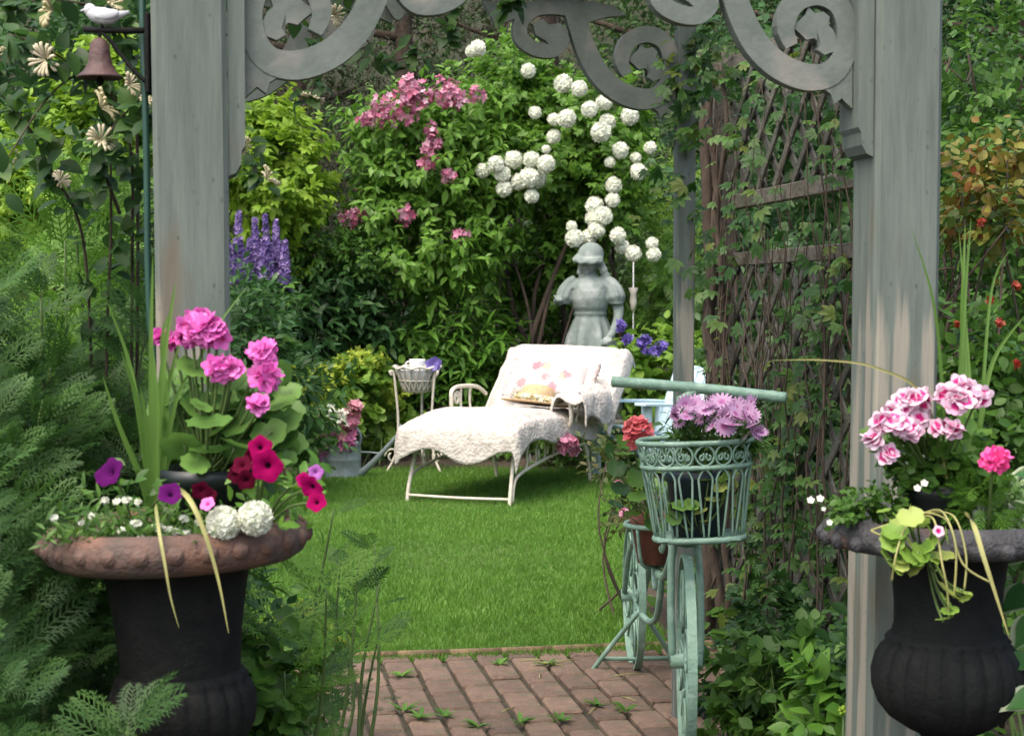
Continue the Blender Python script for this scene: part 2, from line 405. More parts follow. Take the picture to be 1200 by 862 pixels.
# ------------------------------------------------------------------ material list
def wood_post(name):
    m, n, b = nmat(name); L = n.links.new
    tc = add(n, 'ShaderNodeTexCoord'); mp = add(n, 'ShaderNodeMapping'); mp.inputs['Scale'].default_value = (34, 34, 3.0); L(tc.outputs['Object'], mp.inputs[0])
    g = add(n, 'ShaderNodeTexNoise'); g.inputs['Scale'].default_value = 1.0; g.inputs['Detail'].default_value = 6; g.inputs['Roughness'].default_value = .7; L(mp.outputs[0], g.inputs['Vector'])
    rp = add(n, 'ShaderNodeValToRGB'); e = rp.color_ramp.elements; e[0].position = .3; e[0].color = C4((.08, .101, .087)); e[1].position = .68; e[1].color = C4((.138, .167, .145)); L(g.outputs['Fac'], rp.inputs[0])
    # worn pale bare-wood streaks
    mp2 = add(n, 'ShaderNodeMapping'); mp2.inputs['Scale'].default_value = (26, 26, 1.5); L(tc.outputs['Object'], mp2.inputs[0])
    n2 = add(n, 'ShaderNodeTexNoise'); n2.inputs['Scale'].default_value = 1; n2.inputs['Detail'].default_value = 4; L(mp2.outputs[0], n2.inputs['Vector'])
    sx = add(n, 'ShaderNodeSeparateXYZ'); L(tc.outputs['Object'], sx.inputs[0])
    zr = add(n, 'ShaderNodeMapRange'); zr.inputs['From Min'].default_value = 1.5; zr.inputs['From Max'].default_value = 1.25; zr.inputs['To Min'].default_value = -.2; zr.inputs['To Max'].default_value = .08; L(sx.outputs['Z'], zr.inputs[0])
    ad = add(n, 'ShaderNodeMath', operation='ADD'); L(n2.outputs['Fac'], ad.inputs[0]); L(zr.outputs[0], ad.inputs[1])
    r2 = add(n, 'ShaderNodeMapRange'); r2.inputs['From Min'].default_value = .56; r2.inputs['From Max'].default_value = .66; L(ad.outputs[0], r2.inputs[0])
    mx = add(n, 'ShaderNodeMix', data_type='RGBA'); L(r2.outputs[0], mx.inputs['Factor']); L(rp.outputs[0], mx.inputs['A']); mx.inputs['B'].default_value = C4((.25, .24, .195))
    # brown bare patches
    n3 = add(n, 'ShaderNodeTexNoise'); n3.inputs['Scale'].default_value = .8; mp3 = add(n, 'ShaderNodeMapping'); mp3.inputs['Scale'].default_value = (14, 14, 3); mp3.inputs['Location'].default_value = (5, 3, 1); L(tc.outputs['Object'], mp3.inputs[0]); L(mp3.outputs[0], n3.inputs['Vector'])
    r3 = add(n, 'ShaderNodeMapRange'); r3.inputs['From Min'].default_value = .62; r3.inputs['From Max'].default_value = .74; r3.inputs['To Max'].default_value = .6; L(n3.outputs['Fac'], r3.inputs[0])
    mx2 = add(n, 'ShaderNodeMix', data_type='RGBA'); L(r3.outputs[0], mx2.inputs['Factor']); L(mx.outputs['Result'], mx2.inputs['A']); mx2.inputs['B'].default_value = C4((.13, .1, .065))
    vo = add(n, 'ShaderNodeTexVoronoi'); vo.inputs['Scale'].default_value = 1; mp4 = add(n, 'ShaderNodeMapping'); mp4.inputs['Scale'].default_value = (55, 55, 34); L(tc.outputs['Object'], mp4.inputs[0]); L(mp4.outputs[0], vo.inputs['Vector'])
    rv = add(n, 'ShaderNodeMapRange'); rv.inputs['From Min'].default_value = .2; rv.inputs['From Max'].default_value = .1; rv.inputs['To Max'].default_value = .45; L(vo.outputs['Distance'], rv.inputs[0])
    sp_ = add(n, 'ShaderNodeTexNoise'); sp_.inputs['Scale'].default_value = 17; L(tc.outputs['Object'], sp_.inputs['Vector']); rs_ = add(n, 'ShaderNodeMapRange'); rs_.inputs['From Min'].default_value = .5; rs_.inputs['From Max'].default_value = .6; L(sp_.outputs['Fac'], rs_.inputs[0])
    mu = add(n, 'ShaderNodeMath', operation='MULTIPLY'); L(rv.outputs[0], mu.inputs[0]); L(rs_.outputs[0], mu.inputs[1])
    mx3 = add(n, 'ShaderNodeMix', data_type='RGBA'); L(mu.outputs[0], mx3.inputs['Factor']); L(mx2.outputs['Result'], mx3.inputs['A']); mx3.inputs['B'].default_value = C4((.03, .034, .03)); mx2 = mx3
    L(mx2.outputs['Result'], b.inputs['Base Color']); b.inputs['Roughness'].default_value = .85; b.inputs['Specular IOR Level'].default_value = .2
    # small dark nail/knot specks + grain relief
    bp = add(n, 'ShaderNodeBump'); bp.inputs['Strength'].default_value = .5; bp.inputs['Distance'].default_value = .006; L(g.outputs['Fac'], bp.inputs['Height']); L(bp.outputs[0], b.inputs['Normal'])
    return m
M = {}
M['post'] = wood_post('weathered_grey_paint')
M['bracket'] = solid('grey_bracket_paint', (.136, .163, .141), (.096, .119, .101), .9, 14, .1, 80, c3=(.19, .19, .165), scale3=9)
M['lattice'] = solid('old_lattice_wood', (.105, .1, .078), (.056, .055, .042), .9, 12, .5, 60, stretch=(1, 1, 1), objrand=.25)
M['rail'] = solid('old_rail_wood', (.14, .128, .1), (.08, .07, .055), .9, 9, .5, 50, c3=(.07, .085, .04), scale3=6)
M['soil'] = solid('garden_soil', (.035, .024, .016), (.06, .042, .028), .95, 7, .8, 30)
M['lawn'] = solid('lawn_ground', (.06, .11, .018), (.08, .125, .024), .95, 5, .6, 60)
M['bed'] = solid('path_joint_soil', (.03, .03, .014), (.05, .045, .025), .95, 10, .6, 50)
M['brick'] = solid('brick_paver', (.175, .115, .078), (.115, .08, .057), .9, 22, .45, 90, c3=(.085, .085, .048), scale3=11, lo3=.56, hi3=.72, objrand=.28)
M['edging'] = solid('edging_timber', (.2, .14, .075), (.11, .08, .045), .85, 20, .3, 60)
M['iron'] = solid('black_cast_iron', (.006, .0072, .0068), (.0105, .012, .0115), .72, 26, .2, 120, c3=(.013, .013, .012), scale3=5, spec=.14)
M['iron_l'] = solid('black_cast_iron_worn', (.006, .007, .0066), (.011, .0118, .0105), .72, 26, .2, 120, c3=(.016, .013, .01), scale3=14, lo3=.62, hi3=.78, spec=.14)
M['rust'] = solid('rusty_iron_rim', (.12, .068, .05), (.06, .048, .04), .85, 18, .35, 110, c3=(.2, .095, .055), scale3=9, lo3=.5, hi3=.68)
M['darkrim'] = solid('dark_grey_iron_rim', (.045, .046, .05), (.026, .027, .028), .75, 18, .5, 110, c3=(.16, .085, .06), scale3=7, lo3=.6, hi3=.72)
M['white_iron'] = solid('cream_white_iron', (.6, .57, .48), (.48, .45, .36), .55, 25, .15, 100, c3=(.32, .2, .1), scale3=30, lo3=.66, hi3=.78)
M['green_iron'] = solid('verdigris_green_iron', (.2, .335, .25), (.145, .25, .185), .55, 20, .2, 100, c3=(.28, .4, .32), scale3=14, lo3=.55, hi3=.7)
M['zinc'] = solid('galvanised_zinc', (.26, .32, .32), (.17, .22, .225), .5, 9, .1, 60, metal=.35)
M['stone'] = solid('statue_stone', (.17, .21, .19), (.115, .15, .135), .9, 7, .2, 60, c3=(.27, .305, .28), scale3=5, lo3=.52, hi3=.68)
M['plinth'] = solid('pedestal_stone', (.2, .2, .18), (.13, .13, .11), .9, 8, .4, 50)
M['terracotta'] = solid('terracotta_clay', (.2, .07, .045), (.15, .055, .035), .8, 15, .2, 60)
M['pot'] = solid('dark_plastic_pot', (.012, .018, .018), (.018, .025, .024), .4, 10)
M['navy'] = solid('dark_blue_liner', (.01, .022, .035), (.014, .03, .045), .45, 10)
M['wood_b'] = solid('pale_blue_paint', (.42, .56, .62), (.36, .5, .56), .6, 10, .15, 60)
M['bark'] = solid('brown_bark', (.07, .05, .035), (.035, .026, .018), .95, 14, .7, 40, stretch=(1, 1, .3))
M['twig'] = solid('dead_twigs', (.085, .062, .042), (.045, .034, .022), .9, 14)
M['stem'] = solid('green_stem', (.09, .15, .035), (.06, .1, .025), .6, 14)
M['drystem'] = solid('straw_blade', (.3, .29, .1), (.2, .21, .07), .6, 14)
M['straw'] = solid('hat_straw', (.5, .36, .2), (.4, .28, .15), .8, 40, .4, 150)
M['bell'] = solid('rusted_bell_iron', (.075, .035, .03), (.045, .024, .022), .65, 18, .25, 80)
M['birdpaint'] = solid('grey_bird_paint', (.5, .52, .52), (.34, .36, .37), .6, 16)
M['cup_grey'] = solid('grey_white_china', (.42, .44, .44), (.34, .36, .36), .4, 8)
M['hose'] = solid('green_hose', (.008, .045, .03), (.012, .06, .04), .5, 12)
M['cup'] = solid('white_china', (.8, .8, .78), (.74, .74, .72), .3, 8)
M['hill'] = solid('dark_hillside', (.02, .03, .012), (.03, .028, .015), .95, .8, .6, 4)

G = {}
G['grass'] = leafmat('grass_blades', [(.08, .17, .022), (.125, .24, .034), (.19, .3, .055)], .42, .5)
G['feather'] = leafmat('feathery_leaf', [(.028, .072, .016), (.052, .12, .027), (.085, .165, .037)], .38, .5)
G['fennel'] = leafmat('bright_ferny_leaf', [(.11, .22, .03), (.17, .31, .045)], .4, .5)
G['gold'] = leafmat('golden_leaf', [(.13, .23, .02), (.22, .33, .028), (.31, .4, .045)], .35, .5)
G['mid'] = leafmat('mid_green_leaf', [(.042, .1, .018), (.072, .15, .024), (.11, .2, .032)], .36, .42)
G['bright'] = leafmat('bright_green_leaf', [(.07, .16, .022), (.11, .225, .03), (.16, .29, .045)], .4, .4)
G['weigleaf'] = leafmat('weigela_leaf', [(.085, .175, .022), (.13, .245, .032), (.19, .32, .055)], .42, .42)
G['lime'] = leafmat('lime_green_leaf', [(.12, .22, .03), (.18, .29, .04), (.25, .34, .06)], .35, .5)
G['honey'] = leafmat('honeysuckle_leaf', [(.025, .065, .018), (.045, .1, .024), (.08, .15, .03)], .3, .45)
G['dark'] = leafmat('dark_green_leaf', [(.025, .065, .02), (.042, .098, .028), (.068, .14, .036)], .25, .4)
G['deep'] = leafmat('deep_green_leaf', [(.024, .052, .015), (.04, .082, .021), (.062, .115, .027)], .25, .5)  # deep green foliage of the rear trees, woodland and lattice shrub
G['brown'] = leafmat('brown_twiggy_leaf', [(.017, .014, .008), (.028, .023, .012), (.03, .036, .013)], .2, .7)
G['vine'] = leafmat('creeper_leaf', [(.025, .07, .014), (.05, .12, .02), (.075, .15, .025), (.13, .15, .025)], .3, .45)
G['gera'] = leafmat('geranium_leaf', [(.085, .17, .035), (.12, .22, .05), (.16, .27, .06)], .3, .5, tip=((.07, .15, .03), .1, .75))
G['nast'] = leafmat('trailing_leaf', [(.16, .27, .045), (.26, .36, .07), (.42, .42, .13)], .4, .5)
G['hosta'] = leafmat('hosta_leaf', [(.04, .12, .035), (.06, .15, .04)], .25, .4)
G['varieg'] = leafmat('variegated_leaf', [(.2, .3, .12), (.5, .53, .34)], .3, .45)
G['autumn'] = leafmat('reddish_leaf', [(.2, .035, .015), (.19, .13, .025), (.2, .2, .03), (.09, .15, .025), (.06, .12, .025)], .3, .5)
G['blade'] = leafmat('spike_blade', [(.1, .19, .035), (.16, .26, .06)], .25, .4)
G['hotpink'] = leafmat('hot_pink_petal', [(.62, .09, .4), (.72, .22, .56)], .25, .5, tip=((.5, .03, .22), .05, .5))
G['cerise'] = leafmat('cerise_petal', [(.2, .0, .05), (.3, .002, .09)], .12, .8, tip=((.015, .002, .01), .12, .35), spec=.06)
G['wine'] = leafmat('wine_petal', [(.04, .001, .008), (.075, .002, .016)], .12, .8, spec=.06)
G['purple'] = leafmat('purple_petal', [(.045, .002, .05), (.07, .004, .075)], .12, .8, tip=((.012, .001, .018), .1, .3), spec=.06)
G['lilac'] = leafmat('lilac_pink_petal', [(.45, .24, .42), (.58, .38, .55)], .25, .5, tip=((.4, .1, .3), .1, .45))
G['regal'] = leafmat('white_pink_petal', [(.66, .42, .55), (.7, .58, .64)], .25, .5, tip=((.55, .015, .2), .42, .66))
G['coral'] = leafmat('coral_petal', [(.62, .12, .14), (.68, .2, .2)], .25, .5)
G['weigela'] = leafmat('rose_pink_petal', [(.36, .07, .14), (.5, .2, .3), (.6, .37, .44)], .25, .5)
G['white'] = leafmat('white_petal', [(.66, .7, .56), (.76, .78, .68)], .3, .5)
G['cream'] = leafmat('cream_petal', [(.56, .52, .3), (.68, .63, .46)], .3, .5)
G['delph'] = leafmat('violet_blue_petal', [(.1, .065, .22), (.17, .115, .32), (.3, .22, .42)], .25, .5)
G['blue'] = leafmat('blue_violet_petal', [(.11, .08, .3), (.16, .12, .4)], .25, .5)
G['red'] = leafmat('red_petal', [(.3, .02, .015), (.36, .08, .03)], .25, .5)
G['alch'] = leafmat('chartreuse_froth', [(.3, .36, .04), (.42, .45, .06)], .35, .6)
G['pinkviolet'] = leafmat('pink_violet_petal', [(.3, .08, .35), (.6, .2, .34), (.68, .34, .38)], .25, .5)

# ------------------------------------------------------------------ setting: ground, lawn, path, hillside
def grid(mb, xs, ys, zf):
    V = np.array([(x, y, zf(x, y)) for y in ys for x in xs]); nx = len(xs); F = []
    for j in range(len(ys)-1):
        for i in range(nx-1): F.append([j*nx+i, j*nx+i+1, (j+1)*nx+i+1, (j+1)*nx+i])
    mb.add(V, np.array(F)); return mb
def gzz(x, y): return gz(x, y)-.012+.012*math.sin(x*3.1+y*1.7)*math.sin(y*2.3-x)
mb = MB(); grid(mb, np.concatenate([np.linspace(-150, -12, 8), np.linspace(-11, 11, 67), np.linspace(12, 150, 8)]), np.concatenate([np.linspace(-60, -1, 5), np.linspace(0, 26, 79), np.linspace(30, 200, 8)]), gzz)
tag(mb.build('ground', M['soil']), kind='structure')
mb = MB()
def hz(x, y): return .3+9.5*sm(y, 23, 34)+1.2*math.sin(x*.5)*math.sin(y*.4)+.6*math.sin(x*1.3+1)
grid(mb, np.linspace(-60, 60, 90), np.linspace(22.5, 60, 30), hz)
tag(mb.build('hillside', M['hill']), kind='structure')

# arbour frame: the path runs along V_, the arch stands across it along U_
FL = np.array([-.563, 3.05, 0]); ANG = math.atan(.165)
U_ = np.array([math.cos(ANG), math.sin(ANG), 0]); V_ = np.array([-math.sin(ANG), math.cos(ANG), 0])
def AR(a, b, z=0): return FL+U_*a+V_*b+np.array([0, 0, z])

# lawn outline (metres): front edge square to the path, curved sides
LAWN = [(-2.6, 6.18-.165*2.6), (-1.2, 6.18-.165*1.2), (.62, 6.18+.165*.62), (.56, 7.0), (.58, 8.0), (.66, 9.2), (.72, 10.4), (.85, 11.4), (.95, 12.6), (.3, 13.3), (-.6, 13.35), (-1.4, 12.75), (-2.0, 12.1), (-2.5, 11.0), (-2.9, 9.5), (-3.1, 7.6)]
lp = [np.array(LAWN[0]), np.array(LAWN[1])]+smooth_pts(LAWN[2:], 5)
lp = np.array([p[:2] for p in lp])
mb = MB(); c0 = np.array([-1.0, 9.5])
n = len(lp); V = [(*c0, .012)]
for k in (.5, .85, 1.0):
    for p in lp: q = c0+(p-c0)*k; V.append((q[0], q[1], .012 if k < 1 else .008))
F = [[0, 1+i, 1+(i+1) % n] for i in range(n)]
for b in (0, 1):
    for i in range(n): j = (i+1) % n; F.append([1+b*n+i, 1+(b+1)*n+i, 1+(b+1)*n+j, 1+b*n+j])
mb.add(V, F); tag(mb.build('lawn', M['lawn']), kind='structure')
def in_poly(P, poly):
    x, y = P[:, 0], P[:, 1]; ins = np.zeros(len(P), bool); n = len(poly)
    for i in range(n):
        x1, y1 = poly[i]; x2, y2 = poly[(i+1) % n]
        c = ((y1 > y) != (y2 > y)); ins ^= c & (x < (x2-x1)*(y-y1)/(y2-y1+1e-12)+x1)
    return ins
# grass: too many blades to count
def grass(mb, n, xr, yr, poly, h, wd, pw=2.0):
    y = yr[0]*(yr[1]/yr[0])**(rng.random(n)**1.15); x = xr[0]+(xr[1]-xr[0])*rng.random(n); P = np.stack([x, y], 1)
    P = P[in_poly(P, poly)]; n = len(P); P = np.c_[P, np.full(n, .008)]
    tuft = .5+.5*wob(P, 2.1, 1.0); fine = .5+.5*wob(P, 7.0, 2.0)
    H = h*(.55+.6*rng.random(n))*(.75+.5*tuft)
    N = np.c_[rng.normal(size=(n, 2)), np.full(n, .1)]; X = np.c_[rng.normal(size=(n, 2))*.42, np.ones(n)]
    T = T_leaf(wd, fold=.0, droop=.3, shape=(1, .8, 0))
    rn = np.clip(.25+.3*tuft*rng.random(n)+.28*fine+.25*rng.random(n)-.12, 0, 1)
    scatter(mb, T, P, X, N, H, rn)
mb = MB(); grass(mb, 330000, (-3.1, 1.0), (5.75, 13.4), lp, .038, .13)
tag(mb.build('grass', G['grass']), 'short mown green grass of the lawn', 'grass', kind='stuff')

# path: soil bed, then single bricks in running bond
root = None
mb = MB(); a0, a1, b0, b1 = -.45, 1.95, -3.0, 3.06
P4 = [AR(a0, b0, .004), AR(a1, b0, .004), AR(a1, b1, .004), AR(a0, b1, .004)]
mb.add(P4, [[0, 1, 2, 3]]); path = mb.build('path', M['bed'], loc=AR(0, 0)); tag(path, kind='structure')
bw, bl = .115, .21
bricks = []
for k in range(3):
    m_ = MB(); box(m_, (0, 0, 0), (bw-.012-.002*k, bl-.02, .05), bev=.008)
    me = m_.mesh('brick', None, False); me.materials.append(M['brick']); bricks.append(me)
cnt = 0
for i in range(21):
    a = a0+bw*(i+.5)
    for j in range(-1, 10):
        b = b1-bl*(j+.5)-(bl*.5 if i % 2 else 0)+(.0)
        lastrow = False
        if b > b1-bl*.5+.01: continue
        p = AR(a, b); 
        if p[1] < 4.55: continue
        o = bpy.data.objects.new('brick', bricks[(i*7+j*3) % 3]); COL.objects.link(o); o.parent = path
        dz = random.uniform(-.004, .005)
        o.location = (p[0]-FL[0]+random.uniform(-.003, .003), p[1]-FL[1]+random.uniform(-.004, .004), -.004+dz)
        o.rotation_euler = (random.uniform(-.012, .012), random.uniform(-.014, .014), ANG+random.uniform(-.012, .012)); cnt += 1
    if i % 2:       # half brick closes the row against the edging
        p = AR(a, b1-bl*.25); o = bpy.data.objects.new('brick', bricks[i % 3]); COL.objects.link(o); o.parent = path
        o.location = (p[0]-FL[0], p[1]-FL[1], -.005); o.rotation_euler = (0, 0, ANG); o.scale = (1, .47, 1)
mb = MB()
pts = [AR(a, b1+.012+.006*math.sin(a*5), .018) for a in np.linspace(-.5, 2.0, 14)]
for p, q in zip(pts[:-1], pts[1:]):
    c = (p+q)/2; d = q-p; box(mb, c, (np.linalg.norm(d)*1.0, .014, .036), rot('Z', math.atan2(d[1], d[0])))
tag(mb.build('lawn_edging', M['edging'], loc=pts[0]*[1, 1, 0]), 'thin tan timber edging between lawn and brick path', 'edging')

# ------------------------------------------------------------------ arbour with scroll brackets and lattice side
arb = thing('garden_arbor', 'weathered grey wooden arbour with scroll brackets and lattice side', 'arbor', FL)
WID = 1.302; DEP = 2.0; PW = .128; PB = .055; TOPZ = 2.42; BA0, BA1 = -.05, WID+.135
RZ = np.array(Matrix.Rotation(ANG, 3, 'Z'))
def post(a, b, w, h, z0=0.0, lean=(0, 0)):
    m = MB(); hw = w/2; V = []; zs = np.linspace(0, 1, 9); ch = w*.07
    for s in zs:
        for (x, y) in ((-hw, -hw+ch), (-hw+ch, -hw), (hw-ch, -hw), (hw, -hw+ch), (hw, hw-ch), (hw-ch, hw), (-hw+ch, hw), (-hw, hw-ch)):
            V.append(np.array([x+lean[0]*s+.0012*math.sin(s*9+x*40), y+lean[1]*s, z0+h*s]))
    V = np.array(V)@RZ.T+AR(a, b); F = []
    for i in range(8):
        for j in range(8): F.append([i*8+j, i*8+(j+1) % 8, (i+1)*8+(j+1) % 8, (i+1)*8+j])
    F.append(list(range(8))[::-1]); F.append([64+j for j in range(8)])
    m.add(V, F); return m.build('post', M['post'], arb, smooth=False)
post(0, 0, PW, TOPZ, lean=(-.012, 0)); post(WID, 0, PW, TOPZ, lean=(.016, 0)); post(BA0, DEP, PB, TOPZ); post(BA1, DEP, PB, TOPZ)

def ribbon(m, pts, widths, th, yoff=0.0, sub=4):
    """scroll-sawn strip in the x-z plane with thickness th along y"""
    P = np.array(smooth_pts([np.array(p, float) for p in pts], sub)); W = np.interp(np.linspace(0, 1, len(P)), np.linspace(0, 1, len(widths)), widths)
    T = np.gradient(P, axis=0); T /= np.linalg.norm(T, axis=1)[:, None]+1e-9; Nn = np.c_[-T[:, 1], T[:, 0]]
    A = P+Nn*W[:, None]/2; B = P-Nn*W[:, None]/2; n = len(P); V = []
    for y in (-th/2+yoff, th/2+yoff):
        V += [(a[0], y, a[1]) for a in A]+[(b[0], y, b[1]) for b in B]
    F = []
    for i in range(n-1):
        F += [[i, i+1, n+i+1, n+i], [2*n+i, 3*n+i, 3*n+i+1, 2*n+i+1], [i, 2*n+i, 2*n+i+1, i+1], [n+i, n+i+1, 3*n+i+1, 3*n+i]]
    F += [[0, n, 3*n, 2*n], [n-1, 2*n-1+2*n, 3*n-1+0, 2*n-1][:0] or [n-1, 3*n-1, 4*n-1, 2*n-1]]
    m.add(V, F)
def plate(m, pts, th, yoff=0.0):
    n = len(pts); c = np.mean(np.array(pts), axis=0)
    V = [(p[0], -th/2+yoff, p[1]) for p in pts]+[(p[0], th/2+yoff, p[1]) for p in pts]+[(c[0], -th/2+yoff, c[1]), (c[0], th/2+yoff, c[1])]
    F = []
    for i in range(n):
        j = (i+1) % n; F += [[i, j, 2*n], [n+j, n+i, 2*n+1], [j, i, n+i, n+j]]
    m.add(V, F)
def bracket_mesh(sgn):
    S = 1656.0
    def q(x, y): return np.array([sgn*(x-1130)/S, (500-y)/S])
    m = MB()
    main = [(655, 40), (690, 130), (730, 240), (785, 335), (865, 405), (965, 440), (1050, 425), (1098, 360), (1108, 270), (1075, 190), (1000, 158), (920, 188), (885, 268), (908, 335)]
    ribbon(m, [q(*p) for p in main], [x/S for x in (70, 82, 90, 92, 92, 92, 84, 76, 74, 72, 72, 70, 64, 46)], .034)
    sml = [(700, 62), (600, 48), (500, 62), (440, 120), (440, 190), (500, 232), (575, 240), (622, 205), (625, 165)]
    ribbon(m, [q(*p) for p in sml], [x/S for x in (80, 70, 66, 62, 62, 62, 60, 52, 34)], .031)
    # leaf ends inside the volutes, leaf tip and foot
    plate(m, [q(*p) for p in [(900, 262), (935, 248), (958, 226), (968, 198), (992, 222), (1022, 214), (1046, 232), (1038, 258), (1058, 276), (1074, 312), (1062, 350), (1028, 362), (1000, 345), (1012, 322), (990, 306), (962, 312), (938, 290)]], .027)
    plate(m, [q(*p) for p in [(490, 125), (535, 105), (560, 128), (610, 120), (645, 150), (640, 225), (590, 235), (545, 195), (505, 175)]], .027, .0)
    plate(m, [q(*p) for p in [(665, 30), (760, 22), (850, 40), (905, 78), (820, 88), (745, 110), (705, 150)]], .029)
    plate(m, [q(*p) for p in [(470, 95), (400, 110), (330, 140), (300, 85), (270, 35), (380, 28), (500, 32)]], .028)
    plate(m, [q(*p) for p in [(1010, 470), (1060, 400), (1128, 380), (1128, 545), (1090, 510), (1062, 530), (1050, 495)]], .030)
    return m
def place_bracket(a, b, z, sgn, sc=1.0):
    m = bracket_mesh(sgn); V = np.concatenate(m.v)*sc; m.v = [V@RZ.T+AR(a, b, z)]
    o = m.build('scroll_bracket', M['bracket'], arb, smooth=False)
    if sgn < 0: o.data.flip_normals()
    return o
zb = 1.695
place_bracket(WID-PW/2-.022, -.01, zb+.006, 1, .9); place_bracket(PW/2+.022, -.01, zb+.006, -1, .93)
place_bracket(BA1-PB/2-.004, DEP, 1.885, 1, 1.15); place_bracket(BA0+PB/2+.004, DEP, 1.885, -1, 1.15)
# backing strips beside the front posts, with an ogee end
for (a, s, zz) in ((PW/2+.008, 1, 1.535), (WID-PW/2-.006, -1, 1.585)):
    m = MB(); th = .03
    prof = [(-th/2, 2.2), (th/2, 2.2), (th/2, zz+.055), (th*.3, zz+.045), (th*.25, zz+.022), (-th*.05, zz+.006), (-th/2, zz)]
    prof = [(s*x, z) for x, z in prof]; hw = .05
    n = len(prof); V = [np.array([x, -hw, z]) for x, z in prof]+[np.array([x, hw, z]) for x, z in prof]
    V = np.array(V)@RZ.T+AR(a, 0)
    F = [list(range(n)), [n+i for i in range(n)][::-1]]+[[(i+1) % n, i, n+i, n+(i+1) % n] for i in range(n)]
    m.add(V, F); m.build('backing_strip', M['post'], arb, smooth=False)
def beam(name, a0, b0, z0, a1, b1, z1, w, h, mat):
    p, q = AR(a0, b0, z0), AR(a1, b1, z1); d = q-p; l = np.linalg.norm(d); X = d/l; Y = np.cross([0, 0, 1.0], X); Y /= np.linalg.norm(Y)+1e-9; Z = np.cross(X, Y)
    m = MB(); box(m, (p+q)/2, (l, w, h), np.stack([X, Y, Z], 1), bev=.003); return m.build(name, mat, arb, smooth=False)
# head beams and roof slats (above the frame)
beam('head_beam', -.2, -PW/2-.02, 2.2, WID+.2, -PW/2-.02, 2.2, .035, .13, M['post'])
beam('head_beam', -.2, DEP-PB/2-.02, 2.34, WID+.28, DEP-PB/2-.02, 2.34, .035, .13, M['post'])
beam('side_beam', 0, PW/2+.003, 2.3, BA0, DEP-PB/2-.003, 2.3, .05, .09, M['post'])
beam('side_beam', WID, PW/2+.003, 2.3, BA1, DEP-PB/2-.003, 2.3, .05, .09, M['post'])
for i in range(8): beam('roof_slat', -.18, .12+i*.24, 2.42, WID+.2, .12+i*.24, 2.42, .045, .03, M['lattice'])
# carved drop in the middle of the rear arch
m = MB(); S_ = FPX/5.15
plate(m, [((x-640)/S_, (25-y)/S_) for x, y in smooth_pts([(452, 10), (462, 26), (470, 28), (478, 16), (500, 18), (520, 14), (532, -2), (528, -22), (450, -22)], 3)], .028)
V = np.concatenate(m.v); c_ = at(640, 25, 5.15); m.v = [V@RZ.T+c_]; m.build('carved_drop', M['bracket'], arb, smooth=False)
# ------------------------------------------------------------------ lattice fence beyond the arbour
F0 = np.array([1.12, 5.0, 0])
def FN(b, z, a=0): return F0+V_*b+U_*a+np.array([0, 0, z])
fe = thing('lattice_fence', 'old wooden lattice fence overgrown by creeper behind the right post', 'fence', F0)
def bar(name, p, q, w, h, mat, par=None):
    d = q-p; l = np.linalg.norm(d); X = d/l; Y = np.cross([0, 0, 1.0], X)
    if np.linalg.norm(Y) < 1e-3: Y = U_.copy()
    Y /= np.linalg.norm(Y); Z = np.cross(X, Y)
    m = MB(); box(m, (p+q)/2, (l, w, h), np.stack([X, Y, Z], 1), bev=.003); return m.build(name, mat, par or fe, smooth=False)
FLN = 1.75
for b in (-.05, FLN+.05): bar('post', FN(b, 0), FN(b, 2.3), .09, .09, M['rail'])
for (z, h, d) in ((1.69, .055, .035), (1.47, .05, .035), (.13, .1, .045), (2.22, .05, .035)): bar('rail', FN(.0, z), FN(FLN, z), d, h, M['rail'])
def lattice(z0, z1, b0, b1, sp=.085, slope=1.7):
    for sgn, off in ((1, .008), (-1, -.008)):
        h = (z1-z0)/slope; b = b0-h
        while b < b1:
            s0 = max(0, (b0-b)/h); s1 = min(1, (b1-b)/h)
            if s1-s0 > .06:
                ba, bb = b+h*s0, b+h*s1; za, zb_ = z0+(z1-z0)*s0, z0+(z1-z0)*s1
                if sgn < 0: ba, bb = b0+b1-ba, b0+b1-bb
                j = random.uniform(-.006, .006); bar('lattice_slat', FN(ba+j, za, off), FN(bb+j, zb_, off), .01, .034, M['lattice'])
            b += sp
lattice(.18, 1.445, .0, FLN, .2, .85)
lattice(1.72, 2.19, .0, FLN, .2, .85)
